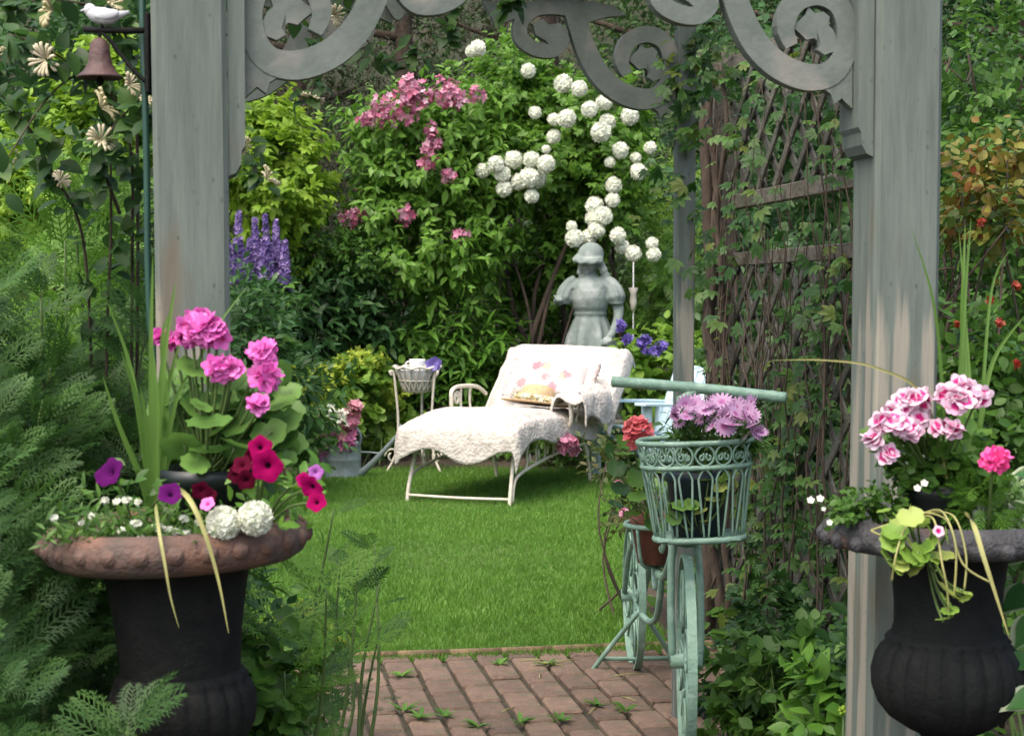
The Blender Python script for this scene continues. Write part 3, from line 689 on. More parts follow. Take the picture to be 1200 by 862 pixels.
# ------------------------------------------------------------------ urns
def urn(name, label, cx, D, prof_body, prof_rim, prof_bowl, prof_foot, rimmat, bodymat, nfl, zsoil, rsoil, tilt=0.0, group=None):
    base = np.array([(cx-600)/FPX*D-.92*math.sin(tilt), D, 0.0]); t = thing(name, label, 'urn', base, group); t.rotation_euler = (0, tilt, 0)
    m = MB(); lathe(m, prof_body, 64, cap=(False, False)); m.build('neck', bodymat, t, local=True)
    m = MB(); lathe(m, prof_rim, 72, cap=(False, False), mod=lambda r, z, th, i: r*(1+.006*math.sin(3*th+1))); rim = m.build('rim', rimmat, t, local=True)
    # egg mouldings round the rolled rim
    me = None; rr = max(p[0] for p in prof_rim); zz = [p[1] for p in prof_rim if p[0] == rr][0]
    m = MB(); ellip(m, (0, 0, 0), (.013, .0165, .0145), 8, 5); eg = m.mesh('egg_moulding'); eg.materials.append(rimmat)
    for k in range(26):
        th = 2*math.pi*(k+.3)/26; o = bpy.data.objects.new('egg_moulding', eg); COL.objects.link(o); o.parent = rim
        o.location = ((rr-.005)*math.cos(th), (rr-.005)*math.sin(th), zz-.004); o.rotation_euler = (0, 0, th)
    def mod(r, z, th, i):
        s = i/(len(prof_bowl)-1); return r*(1+.055*math.sin(math.pi*min(1, s*1.15))**.5*(abs(math.cos(nfl*th/2))**.55-.6)) if i < len(prof_bowl)-1 and s > .16 else r
    m = MB(); lathe(m, prof_bowl, 8*nfl, mod=mod, cap=(False, False)); m.build('fluted_bowl', bodymat, t, local=True)
    m = MB(); lathe(m, prof_foot, 48); m.build('foot', bodymat, t, local=True)
    zf = prof_foot[-1][1] if prof_foot[-1][1] < prof_foot[0][1] else prof_foot[0][1]
    m = MB(); box(m, (0, 0, zf-.02), (.25, .25, .04), bev=.006); m.build('base', bodymat, t, local=True, smooth=False)
    m = MB(); box(m, (0, 0, (zf-.045)/2), (.3, .3, zf-.047), bev=.01); m.build('plinth', M['plinth'], t, local=True, smooth=False)
    m = MB(); lathe(m, [(0.001, zsoil+.012), (rsoil*.6, zsoil+.01), (rsoil, zsoil)], 32, cap=(False, False), mod=lambda r, z, th, i: r); m.build('soil', M['soil'], t, local=True)
    return t, base
DL, DR = 2.75, 2.95
zr = .943
urnL, bL = urn('flower_urn', 'black fluted iron urn with rusty brown rim, planted with pink geraniums and white alyssum', 204, DL,
    [(.112, zr-.02), (.1205, zr-.05), (.115, zr-.07), (.108, zr-.11), (.101, zr-.16), (.0965, zr-.21), (.0965, zr-.226)],
    [(.1, zr-.035), (.17, zr+.0), (.183, zr+.018), (.19, zr+.02), (.199, zr+.018), (.209, zr+.008), (.214, zr-.006), (.2135, zr-.018), (.205, zr-.034), (.19, zr-.044), (.16, zr-.046), (.118, zr-.04)],
    [(.0965, zr-.224), (.103, zr-.228), (.107, zr-.236), (.105, zr-.243), (.11, zr-.247), (.1165, zr-.262), (.119, zr-.285), (.115, zr-.31), (.1, zr-.34), (.075, zr-.365), (.05, zr-.38)],
    [(.05, zr-.378), (.042, zr-.4), (.05, zr-.425), (.085, zr-.445), (.1, zr-.46)], M['rust'], M['iron_l'], 22, zr-.012, .176, R(-2.0))
zq = .924
urnR, bR = urn('flower_urn', 'black fluted iron urn with dark grey rim, planted with white and pink geraniums', 1114, DR,
    [(.1, zq-.02), (.102, zq-.05), (.0985, zq-.07), (.0945, zq-.1), (.092, zq-.13), (.092, zq-.166), (.096, zq-.184)],
    [(.1, zq-.03), (.17, zq+.004), (.186, zq+.02), (.196, zq+.022), (.206, zq+.016), (.216, zq+.004), (.219, zq-.01), (.214, zq-.022), (.2, zq-.03), (.16, zq-.032), (.1, zq-.03)],
    [(.096, zq-0.183), (.103, zq-0.188), (.106, zq-0.194), (.104, zq-0.201), (.112, zq-0.207), (.122, zq-0.224), (.1285, zq-0.251), (.1275, zq-0.279), (.119, zq-0.304), (.1, zq-0.329), (.07, zq-0.349), (.048, zq-0.359)],
    [(.048, zq-0.357), (.042, zq-0.374), (.05, zq-0.399), (.085, zq-0.419), (.1, zq-0.434)], M['darkrim'], M['iron'], 22, zq-.01, .18, 0)

# ------------------------------------------------------------------ chaise longue
pf = (gp(478, 589)+gp(599, 595))/2; RZC = math.atan2(-.374, .927)
ch = thing('chaise_longue', 'cream wrought iron chaise longue with curled arm on the lawn', 'chaise longue', pf, None, RZC)
def tb(name, pts, r, mat, par, sides=8, sub=4, closed=False):
    m = MB(); tube(m, smooth_pts(pts, sub, closed), r, sides, closed=closed); return m.build(name, mat, par, local=True)
WI = M['white_iron']; HWc = .36
for s in (-1, 1):
    x = s*HWc
    tb('leg', [(x*.99, -.02, 0), (x*.99, .0, .1), (x*.97, .05, .24), (x*.95, .1, .36)], .013, WI, ch)
    tb('leg', [(x, 1.5, 0), (x, 1.49, .08), (x, 1.44, .2), (x, 1.36, .3), (x, 1.3, .38)], .013, WI, ch)
    tb('side_arch', [(x*1.01, .015, .03), (x*1.01, .04, .14), (x*1.01, .14, .2), (x*1.01, .5, .25), (x*1.01, .95, .29), (x*1.01, 1.3, .3), (x*1.01, 1.42, .27), (x*1.01, 1.45, .2)], .011, WI, ch)
    tb('seat_rail', [(x, .06, .4), (x, .7, .4), (x, 1.34, .4)], .011, WI, ch)
    for k in range(7):      # leaf scrolls between the side arch and the seat rail
        y = .25+k*.16; z = .215+k*.013
        tb('scroll', [(x, y, z), (x, y+.03, z+.05), (x, y+.02, z+.1), (x, y+.055, .38)], .007, WI, ch, 6)
        m = MB(); ellip(m, (x, y+.075, z+.075), (.006, .018, .034), 8, 6); m.build('iron_leaf', WI, ch, local=True)
tb('foot_bar', [(-HWc, -.012, .055), (0, -.012, .05), (HWc, -.012, .055)], .009, WI, ch)
tb('foot_rail', [(-HWc*.95, .08, .37), (0, .07, .385), (HWc*.95, .08, .37)], .011, WI, ch)
m = MB(); box(m, (0, .7, .44), (HWc*1.9, 1.28, .05), bev=.01); m.build('seat_pad', M['cup'], ch, local=True)
# back frame with slats
bk0 = np.array([.02, 1.33, .45]); bk1 = np.array([.02, 1.86, .93])
tb('back_frame', [bk0+[-.4, 0, -.05], bk0+[-.42, .1, .1], bk1+[-.4, -.05, -.06], bk1+[-.3, 0, 0], bk1+[0, .0, .015], bk1+[.3, 0, 0], bk1+[.4, -.05, -.06], bk0+[.42, .1, .1], bk0+[.4, 0, -.05]], .014, WI, ch)
for k in range(7): x = -.3+.1*k; tb('back_bar', [bk0+[x, .0, 0], bk1+[x, 0, 0]], .006, WI, ch, 6, 2)
for s in (-1, 1):
    x = s*.44+.0
    arm = tb('arm', [(x*.97, 1.46, .63), (x, 1.36, .68), (x, 1.2, .7), (x, .98, .705), (x, .88, .68), (x, .87, .62), (x, .89, .5), (x*.9, .92, .41)], .015, WI, ch)
    m = MB(); pts = [(x, .965+.045*math.cos(a)*(1-a/16), .625+.05*math.sin(a)*(1-a/16)) for a in np.linspace(0, 9, 26)]; tube(m, pts, .009, 6); m.build('arm_scroll', WI, arm, local=True)
    tb('arm_post', [(x, 1.04, .7), (x, 1.04, .56), (x*.9, 1.04, .41)], .009, WI, ch)
    tb('arm_post', [(x, 1.2, .7), (x, 1.2, .56), (x*.9, 1.2, .41)], .009, WI, ch)

# quilt over seat and back
def quilt_mat():
    m, n, b = nmat('cream_quilt'); L = n.links.new; tc = add(n, 'ShaderNodeTexCoord')
    vo = add(n, 'ShaderNodeTexVoronoi'); vo.inputs['Scale'].default_value = 48; L(tc.outputs['Object'], vo.inputs['Vector'])
    no = add(n, 'ShaderNodeTexNoise'); no.inputs['Scale'].default_value = 18; no.inputs['Detail'].default_value = 6; L(tc.outputs['Object'], no.inputs['Vector'])
    rp = add(n, 'ShaderNodeValToRGB'); e = rp.color_ramp.elements; e[0].position = .36; e[0].color = C4((.38, .36, .325)); e[1].position = .58; e[1].color = C4((.5, .475, .43)); L(no.outputs['Fac'], rp.inputs[0])
    n2 = add(n, 'ShaderNodeTexNoise'); n2.inputs['Scale'].default_value = 42; n2.inputs['Detail'].default_value = 3; L(tc.outputs['Object'], n2.inputs['Vector'])
    r2 = add(n, 'ShaderNodeMapRange'); r2.inputs['From Min'].default_value = .56; r2.inputs['From Max'].default_value = .68; r2.inputs['To Max'].default_value = .4; L(n2.outputs['Fac'], r2.inputs[0])
    mx = add(n, 'ShaderNodeMix', data_type='RGBA'); L(r2.outputs[0], mx.inputs['Factor']); L(rp.outputs[0], mx.inputs['A']); mx.inputs['B'].default_value = C4((.32, .25, .235))
    L(mx.outputs['Result'], b.inputs['Base Color']); b.inputs['Roughness'].default_value = .9; b.inputs['Specular IOR Level'].default_value = .15
    mm = add(n, 'ShaderNodeMath', operation='ADD'); L(vo.outputs['Distance'], mm.inputs[0]); L(no.outputs['Fac'], mm.inputs[1])
    bp = add(n, 'ShaderNodeBump'); bp.inputs['Strength'].default_value = .5; bp.inputs['Distance'].default_value = .012; L(mm.outputs[0], bp.inputs['Height']); L(bp.outputs[0], b.inputs['Normal'])
    return m
M['quilt'] = quilt_mat()
def drape(mb, hw, y0, y1, ovL, ovR, ovF, hfun, fr, na=70, nb=90, scal=.0, amp=.012):
    """cloth laid on a bed hw wide; fr maps (x,y,h) to the thing's frame"""
    V = []; A = np.linspace(-1, 1, na); B = np.linspace(0, 1, nb)
    for b in B:
        for a in A:
            yb = y0-ovF+(y1-y0+ovF)*b
            o = ovL if a < 0 else ovR
            sc = 1+scal*math.sin(yb*9+(1 if a < 0 else 2.5))+.5*scal*math.sin(a*7+1)
            xa = a*(hw+o*sc)
            if yb < y0: yb = y0-(y0-yb)*(1+scal*1.6*math.sin(a*6.5+.6))
            ea = max(abs(xa)-hw, 0); eb = max(y0-yb, 0); e = math.hypot(ea, eb)
            x = math.copysign(min(abs(xa), hw), xa); y = max(yb, y0)
            rr = .07; fl = .045*(1-math.exp(-e/.06))+e*.06
            if e > 0: x += math.copysign(1, xa)*fl*ea/e; y -= fl*eb/e
            drop = math.sqrt(e*e+rr*rr)-rr if e < .3 else e-rr
            h = hfun(x, y)-drop
            p = Vector((x*3.1, y*3.1, h*2)); nz = mnoise.noise(p)*1.0+mnoise.noise(p*2.7)*.6+mnoise.noise(p*6)*.28
            if e > 0: k = amp*1.3; x += math.copysign(k, xa)*nz*ea/e; y -= k*nz*eb/e; h += amp*.4*nz
            else: h += amp*nz
            edge = .05*max(0, 1-(hw-abs(x))/.12)**2 if e == 0 else .05
            h -= edge
            V.append(fr(x, y, h))
    F = [[j*na+i, j*na+i+1, (j+1)*na+i+1, (j+1)*na+i] for j in range(nb-1) for i in range(na-1)]
    mb.add(V, F)
def solidify(o, th, off=-1):
    md = o.modifiers.new('solid', 'SOLIDIFY'); md.thickness = th; md.offset = off
ql = thing('quilt', 'cream patchwork quilt draped over the iron chaise longue', 'quilt', pf, None, RZC)
m = MB(); drape(m, .385, -.015, 1.42, .2, .2, .24, lambda x, y: .575+.02*math.sin(y*3.2+.4)-.03*sm(-y, -.2, .05), lambda x, y, h: (x, y, h), scal=.12, amp=.012)
o = m.build('seat_cover', M['quilt'], ql, local=True); solidify(o, .014)
bx_ = np.array([1., 0, 0]); by_ = (bk1-bk0)/np.linalg.norm(bk1-bk0); bn_ = np.cross(bx_, by_); Lb = np.linalg.norm(bk1-bk0)
m = MB(); drape(m, .44, -Lb-.02, 0.02, .17, .17, .22, lambda x, y: .055+.012*math.sin(x*7), lambda x, y, h: tuple(bk0+bx_*(-x+.03)+by_*(-y)+bn_*h), scal=.09, amp=.011)
o = m.build('back_cover', M['quilt'], ql, local=True); solidify(o, .014)
m = MB(); drape(m, .075, .86, 1.42, .13, .24, .1, lambda x, y: .735, lambda x, y, h: (x+.44, y, h), 30, 46, scal=.2, amp=.02)
o = m.build('arm_cover', M['quilt'], ql, local=True); solidify(o, .012)

# pillow with printed roses and frill
def pillow_mat():
    m, n, b = nmat('rose_print_cotton'); L = n.links.new; tc = add(n, 'ShaderNodeTexCoord'); col = None
    base = (.5, .49, .46)
    prev = None
    no = add(n, 'ShaderNodeTexNoise'); no.inputs['Scale'].default_value = 75; no.inputs['Detail'].default_value = 3; L(tc.outputs['Object'], no.inputs['Vector'])
    for i, (x, z, r, c) in enumerate([(-.11, .06, .032, (.5, .1, .13)), (-.05, .075, .026, (.5, .16, .19)), (-.02, -.03, .024, (.5, .13, .15)), (.12, .0, .036, (.48, .12, .15)), (.15, .055, .022, (.75, .4, .42)), (-.19, -.09, .03, (.48, .15, .17)), (.05, -.11, .026, (.48, .14, .18)), (-.03, .055, .02, (.3, .42, .2)), (.09, -.03, .02, (.35, .45, .25)), (-.2, .1, .022, (.62, .42, .45))]):
        mp = add(n, 'ShaderNodeVectorMath', operation='DISTANCE'); L(tc.outputs['Object'], mp.inputs[0]); mp.inputs[1].default_value = (x, -.06, z)
        ad = add(n, 'ShaderNodeMath', operation='MULTIPLY_ADD'); L(no.outputs['Fac'], ad.inputs[0]); ad.inputs[1].default_value = .09; L(mp.outputs['Value'], ad.inputs[2])
        mr = add(n, 'ShaderNodeMapRange'); mr.inputs['From Min'].default_value = r+.066; mr.inputs['From Max'].default_value = r+.048; mr.inputs['To Max'].default_value = .85; L(ad.outputs[0], mr.inputs[0])
        mx = add(n, 'ShaderNodeMix', data_type='RGBA'); L(mr.outputs[0], mx.inputs['Factor']); mx.inputs['B'].default_value = C4(c)
        if prev is None: mx.inputs['A'].default_value = C4(base)
        else: L(prev, mx.inputs['A'])
        prev = mx.outputs['Result']
    L(prev, b.inputs['Base Color']); b.inputs['Roughness'].default_value = .9
    bp = add(n, 'ShaderNodeBump'); bp.inputs['Strength'].default_value = .3; bp.inputs['Distance'].default_value = .01; L(no.outputs['Fac'], bp.inputs['Height']); L(bp.outputs[0], b.inputs['Normal'])
    return m
M['pillow'] = pillow_mat()
M['frill'] = solid('floral_frill_cotton', (.74, .68, .64), (.5, .36, .36), .9, 45, .3, 60)
def cushion(mb, hx, hy, hz, n=26):
    V = []; F = []
    for s in (1, -1):
        for j in range(n+1):
            for i in range(n+1):
                a, c = 2*i/n-1, 2*j/n-1
                pin = 1-.06*(a*a*c*c)-.05*(1-abs(a))*abs(c)**3-.05*(1-abs(c))*abs(a)**3
                h = hy*((1-a**4)*(1-c**4))**.42
                V.append((a*hx*pin, -s*h, c*hz*pin))
    N = (n+1)**2
    for j in range(n):
        for i in range(n):
            q = [j*(n+1)+i, j*(n+1)+i+1, (j+1)*(n+1)+i+1, (j+1)*(n+1)+i]; F.append(q); F.append([N+k for k in q][::-1])
    mb.add(V, F)
def loc2w(p): c, s = math.cos(RZC), math.sin(RZC); return np.array([pf[0]+c*p[0]-s*p[1], pf[1]+s*p[0]+c*p[1], p[2]])
pw = thing('pillow', 'white pillow printed with pink roses, leaning on the quilted back', 'pillow', loc2w((.1, 1.415, .745)), None, RZC)
pw.rotation_euler = (R(-42), R(3), RZC)
m = MB(); cushion(m, .255, .075, .165); m.build('cover', M['pillow'], pw, local=True)
for s in (-1, 1):
    m = MB(); V = []; nn = 60
    for i in range(nn+1):
        c = 2*i/nn-1; V += [(s*.245, 0, c*.15), (s*(.285), .012*math.sin(i*1.7), c*.162), (s*(.325+.008*math.sin(i*.9)), .026*math.sin(i*1.7+.5), c*.175)]
    m.add(V, [[3*i+k, 3*i+k+1, 3*i+3+k+1, 3*i+3+k] for i in range(nn) for k in (0, 1)]); o = m.build('frill', M['frill'], pw, local=True); solidify(o, .004)
# straw hat with a flower band
hp = loc2w((.14, 1.02, .598))
ht = thing('straw_hat', 'tan straw sunhat lying on the quilted seat', 'hat', hp, None, RZC); ht.rotation_euler = (R(-8), R(4), RZC); ht.scale = (1.15, 1.15, 1.15)
m = MB(); lathe(m, [(.002, .115), (.05, .113), (.085, .1), (.1, .07), (.108, .02), (.115, .006), (.16, .0), (.215, .006), (.216, .0), (.16, -.006), (.1, -.004)], 36, cap=(False, False), mod=lambda r, z, th, i: r*(1+.02*math.sin(2*th+.5))); m.build('straw_body', M['straw'], ht, local=True)
m = MB(); lathe(m, [(.1055, .045), (.1115, .04), (.113, .012), (.1135, .008)], 36, cap=(False, False)); m.build('ribbon', M['cup'], ht, local=True)
for k in range(9):
    th = R(-150+k*14); m = MB(); c = np.array([.13*math.cos(th), .13*math.sin(th), .025])
    scatter(m, FLORET5, np.tile(c, (5, 1))+rng.normal(size=(5, 3))*.01, rdir(5), np.tile([0, -.5, 1.], (5, 1))+rdir(5)*.6, .02); m.build('silk_flower', G['cream' if k % 3 else 'white'], ht, local=True)
# pink garland under the right arm
gl = thing('flower_garland', 'small bunch of pink flowers hanging under the chaise arm', 'flowers', loc2w((.46, .78, .36)), None, 0)
m = MB(); q = 40; tt = rng.random(q); P = np.array([loc2w((.47+rng.normal()*.02, .62+.3*t_, .375-.05*t_+rng.normal()*.022)) for t_ in tt])
scatter(m, FLORET5, P, rdir(q), rdir(q)+[0, -1, .5], .035); m.build('blossoms', G['weigela'], gl)
m = MB(); tube(m, [loc2w((.45, .6, .4)), loc2w((.46, .78, .36)), loc2w((.45, .94, .32))], .006); m.build('stem', M['stem'], gl)

# ------------------------------------------------------------------ plant stand with cup
sp = gp(489, 553); ps = thing('plant_stand', 'white iron three legged plant stand with latticed bowl', 'plant stand', sp)
zt = .80
m = MB(); lathe(m, [(.045, zt-.2), (.1, zt-.185), (.105, zt-.18), (.1, zt-.18)], 28); m.build('bowl_base', WI, ps, local=True)
m = MB(); lathe(m, [(.04, zt-.19), (.098, zt-.172), (.128, zt-.1), (.165, zt-.02), (.16, zt-.02), (.12, zt-.1), (.09, zt-.16)], 32); m.build('bowl_liner', M['cup_grey'], ps, local=True)
m = MB(); pts = [(.178*math.cos(a)*(1+.02*math.cos(9*a)), .178*math.sin(a), zt+.008*math.cos(9*a)) for a in np.linspace(0, 2*math.pi, 72, endpoint=False)]; tube(m, pts, .011, 6, closed=True); m.build('bowl_rim', WI, ps, local=True)
m = MB(); pts = [(.135*math.cos(a), .135*math.sin(a), zt-.1) for a in np.linspace(0, 2*math.pi, 40, endpoint=False)]; tube(m, pts, .006, 6, closed=True); m.build('bowl_ring', WI, ps, local=True)
for k in range(18):
    a = 2*math.pi*k/18
    for s in (-1, 1):
        P = [(.1+.075*t_, a+s*.36*t_, zt-.185+.185*t_) for t_ in np.linspace(0, 1, 5)]
        tb('lattice_wire', [(r*math.cos(b), r*math.sin(b), z) for r, b, z in P], .0055, WI, ps, 5, 2)
for k in range(3):
    a = R(200+120*k); c, s = math.cos(a), math.sin(a)
    lg = tb('leg', [(.2*c, .2*s, zt-.06), (.215*c, .215*s, zt-.03), (.185*c, .185*s, zt-.045), (.165*c, .165*s, zt-.2), (.15*c, .15*s, .4), (.16*c, .16*s, .2), (.19*c, .19*s, .1), (.23*c, .23*s, .03), (.24*c, .24*s, .004)], .0095, WI, ps)
    m = MB(); pts = [((.2+.055*math.cos(b)*(1-b/12))*c, (.2+.055*math.cos(b)*(1-b/12))*s, .13+.06*math.sin(b)*(1-b/12)) for b in np.linspace(0, 7.5, 22)]; tube(m, pts, .007, 6); m.build('heart_scroll', WI, lg, local=True)
m = MB(); pts = [(.15*math.cos(a), .15*math.sin(a), .32) for a in np.linspace(0, 2*math.pi, 30, endpoint=False)]; tube(m, pts, .006, 6, closed=True); m.build('brace_ring', WI, ps, local=True)
cp = thing('china_cup', 'white china cup in the latticed bowl', 'cup', sp+[0, .02, zt-.178])
m = MB(); lathe(m, [(.03, 0), (.04, .005), (.052, .04), (.058, .11), (.06, .22), (.063, .238), (.06, .238), (.055, .21), (.05, .1), (.02, .03)], 32); m.build('body', M['cup'], cp, local=True)
tb('handle', [(-.055, 0, .22), (-.085, 0, .21), (-.09, 0, .16), (-.056, 0, .12)], .006, M['cup'], cp)
pn = thing('pansy', 'single violet pansy beside the white cup', 'flower', sp+[.1, -.07, zt-.178])
m = MB(); tube(m, [(0, 0, 0), (.01, -.02, .1), (.02, -.04, .2)], .004); m.build('stem', M['stem'], pn, local=True)
m = MB(); scatter(m, T_floret(5, .2, 1.1), np.array([[.02, -.05, .2], [.04, -.05, .21]]), np.array([[1, 0, .2], [0, 0, 1.]]), np.array([[0, -1, .4], [.3, -1, .3]]), .055); m.build('petals', G['blue'], pn, local=True)

# ------------------------------------------------------------------ watering can with flowers
wp = gp(402, 561); wc = thing('watering_can', 'galvanised grey watering can standing on the lawn edge', 'watering can', wp, None, R(-8))
Z = M['zinc']
m = MB(); lathe(m, [(.13, 0), (.135, .004), (.135, .02), (.132, .024), (.132, .14), (.134, .146), (.132, .152), (.131, .25), (.134, .256), (.134, .266), (.127, .27), (.122, .262), (.12, .02)], 40); m.build('body', Z, wc, local=True)
m = MB(); P = smooth_pts([(.12, -.01, .035), (.2, -.02, .1), (.32, -.035, .22), (.43, -.05, .34)], 4); tube(m, P, [.034, .024, .018, .016], 12); m.build('spout', Z, wc, local=True)
m = MB(); tube(m, [(.42, -.049, .33), (.45, -.053, .36), (.47, -.056, .385)], [.016, .03, .042], 14); m.build('rose_head', Z, wc, local=True)
tb('brace', [(.128, 0, .2), (.2, -.015, .2), (.275, -.03, .195)], .007, Z, wc)
tb('handle', [(.125, 0, .26), (.13, 0, .33), (.06, 0, .41), (-.05, 0, .41), (-.13, 0, .3), (-.15, 0, .18), (-.13, 0, .1)], .012, Z, wc)

# ------------------------------------------------------------------ stone statue
st0 = np.array([(692-600)/FPX*13.5, 13.5, gz(0, 13.5)-.02]); SB = 1.20-.82
st = thing('garden_statue', 'grey stone statue of a woman in bonnet and puff sleeves behind the chaise', 'statue', st0)
m = MB()
def loft(m, secs, seg=64, mod=None):
    V = []; F = []
    for i, (cx, cy, rx, ry, z) in enumerate(secs):
        for j in range(seg):
            th = 2*math.pi*j/seg; k = 1 if mod is None else mod(i, th, z); V.append((cx+rx*k*math.cos(th), cy+ry*k*math.sin(th), z))
    n = len(secs)
    for i in range(n-1):
        for j in range(seg): k = (j+1) % seg; F.append([i*seg+j, i*seg+k, (i+1)*seg+k, (i+1)*seg+j])
    F.append(list(range(seg))[::-1]); F.append([(n-1)*seg+j for j in range(seg)]); m.add(V, F)
sk = [(0, 0, .27, .25, 0), (0, 0, .26, .24, .08), (0, 0, .235, .215, .3), (0, 0, .205, .19, .5), (0, 0, .175, .16, .64), (0, 0, .142, .125, .75), (0, 0, .122, .105, .8), (0, 0, .118, .1, .825)]
loft(m, sk, 128, lambda i, th, z: 1+.14*min(1, (.84-z)*4.0)*math.copysign(abs(math.sin(10*th+1.5*math.sin(2*th)+z*1.2))**.7, math.sin(10*th+1.5*math.sin(2*th)+z*1.2)))
loft(m, [(0, 0, .126, .108, .81), (0, 0, .133, .115, .822), (0, 0, .126, .108, .836)], 48)
loft(m, [(0, 0, .118, .1, .825), (0, -.005, .138, .122, .87), (0, -.012, .146, .132, .94), (0, -.012, .148, .128, 1.0), (0, .0, .15, .1, 1.06), (0, .008, .1, .075, 1.105), (0, .008, .05, .048, 1.13), (0, .0, .043, .043, 1.19)], 64, lambda i, th, z: 1+.018*math.sin(17*th)*(1 if z < .92 else .2))
TL = rot('X', R(24))@rot('Z', R(-14))
hc = np.array([-.005, -.02, 1.225])
ellip(m, hc, (.068, .08, .095), 24, 16, TL); 
ellip(m, hc+TL@np.array([0, -.085, -.012]), (.011, .017, .022), 10, 8, TL)               # nose
ellip(m, hc+TL@np.array([0, -.07, -.055]), (.022, .013, .008), 10, 6, TL)                # lips
ellip(m, hc+TL@np.array([0, -.06, -.083]), (.022, .02, .016), 10, 6, TL)                 # chin
for s in (-1, 1): ellip(m, hc+TL@np.array([s*.027, -.071, .014]), (.013, .01, .007), 10, 6, TL)
ellip(m, hc+TL@np.array([0, .03, .052]), (.104, .112, .1), 28, 18, TL)                   # bonnet
P = [hc+TL@np.array([.106*math.sin(a)*(1+.03*math.sin(9*a)), -.03-.1*math.cos(a), .035+.02*math.cos(a)+.006*math.sin(8*a)]) for a in np.linspace(-2.2, 2.2, 40)]
tube(m, P, .017, 10)
P = [hc+TL@np.array([.1*math.sin(a), -.01-.095*math.cos(a), .05+.02*math.cos(a)]) for a in np.linspace(-2.4, 2.4, 40)]; tube(m, P, .016, 10)
for (x, y, z, r) in ((.088, -.03, 1.2, .034), (.104, -.03, 1.165, .036), (.12, -.02, 1.125, .034), (-.075, .01, 1.19, .03), (-.085, .02, 1.15, .03)): ellip(m, (x, y, z), (r, r, r*1.1), 12, 8)
loft(m, [(0, -.005, .158, .125, 1.02), (0, .0, .17, .118, 1.05), (0, .005, .115, .09, 1.1), (0, .005, .055, .055, 1.125)], 48, lambda i, th, z: 1+.03*math.sin(12*th)*(z < 1.06))
for sg_ in (-1, 1):      # gathered puff sleeves ending in a cuff
    C_ = np.array(smooth_pts([(sg_*.105, .0, 1.085), (sg_*.15, -.005, 1.05), (sg_*.182, -.012, 1.0), (sg_*.2, -.02, .945), (sg_*.208, -.026, .9)], 6)); rr_ = np.interp(np.linspace(0, 1, len(C_)), [0, .25, .5, .75, .9, 1], [.05, .064, .074, .078, .06, .045])
    mm_ = MB(); tube(mm_, C_, rr_, 40); V_s = np.concatenate(mm_.v).reshape(len(C_), 40, 3); th_ = np.arange(40)*2*math.pi/40
    for i_ in range(len(C_)): V_s[i_] = C_[i_]+(V_s[i_]-C_[i_])*(1+.06*np.sin(9*th_))[:, None]
    m.add(V_s.reshape(-1, 3), [f for f in mm_.f]); tube(m, [C_[-1]+[.046*math.cos(a), .046*math.sin(a), .004] for a in np.linspace(0, 2*math.pi, 20, endpoint=False)], .011, 8, closed=True)
def limb(P, r, s=12): tube(m, smooth_pts(P, 4), r, s)
P = [(-.235, -.03, .94+.0)]
for k in range(18):     # ruffled cuffs
    pass
limb([(-.19, -.01, .99), (-.232, -.05, .93), (-.245, -.11, .92), (-.235, -.19, .93), (-.215, -.235, .945)], [.045, .042, .036, .028, .026])
for k in range(4): limb([(-.225+.014*k-.015, -.235, .945), (-.22+.014*k-.015, -.268, .94), (-.216+.014*k-.015, -.28-.004*(k % 2), .918)], [.009, .008, .006], 7)
limb([(-.235, -.22, .955), (-.25, -.245, .962), (-.248, -.262, .958)], [.01, .009, .006], 7)
limb([(.2, 0, .95), (.222, -.01, .86), (.222, -.05, .78), (.19, -.12, .68), (.165, -.15, .64)], [.048, .043, .037, .03, .026])
for k in range(4): limb([(.172-.014*k, -.155, .638), (.16-.014*k, -.178, .6), (.152-.014*k, -.182, .572+.004*(k % 2))], [.009, .008, .006], 7)
limb([(.18, -.15, .64), (.186, -.172, .615), (.18, -.185, .598)], [.01, .009, .006], 7)
tmp = m.build('figure', M['stone'], None); 
md = tmp.modifiers.new('r', 'REMESH'); md.mode = 'VOXEL'; md.voxel_size = .0085; md.use_smooth_shade = True
sm2 = tmp.modifiers.new('s', 'SMOOTH'); sm2.iterations = 2; sm2.factor = .4
dg = bpy.context.evaluated_depsgraph_get(); me = bpy.data.meshes.new_from_object(tmp.evaluated_get(dg)); bpy.data.objects.remove(tmp)
fg = bpy.data.objects.new('figure', me); COL.objects.link(fg); fg.parent = st; fg.location = (0, 0, SB-st0[2]); fg.rotation_euler = (0, 0, R(-10))
hpz = SB-st0[2]
m = MB(); box(m, (0, 0, hpz-.035), (.6, .6, .07), bev=.015); box(m, (0, 0, (hpz-.075)/2), (.46, .46, hpz-.075), bev=.01); m.build('pedestal', M['plinth'], st, local=True, smooth=False)
# slim glass garden stake beside the statue
gs = np.array([(742-600)/FPX*13.9, 13.9, gz(0, 13.9)-.02]); gk = thing('garden_stake', 'slim white garden stake with tulip shaped cup beside the statue', 'garden stake', gs)
m = MB(); tube(m, [(0, 0, 0), (0, 0, 1.64-gs[2])], .006, 6); m.build('rod', M['cup'], gk, local=True)
m = MB(); lathe(m, [(.004, 1.2), (.02, 1.24), (.03, 1.3), (.024, 1.36), (.04, 1.41), (.036, 1.41), (.02, 1.36)], 16, c=(0, 0, -gs[2]), cap=(False, False)); m.build('tulip_cup', M['white_iron'], gk, local=True)

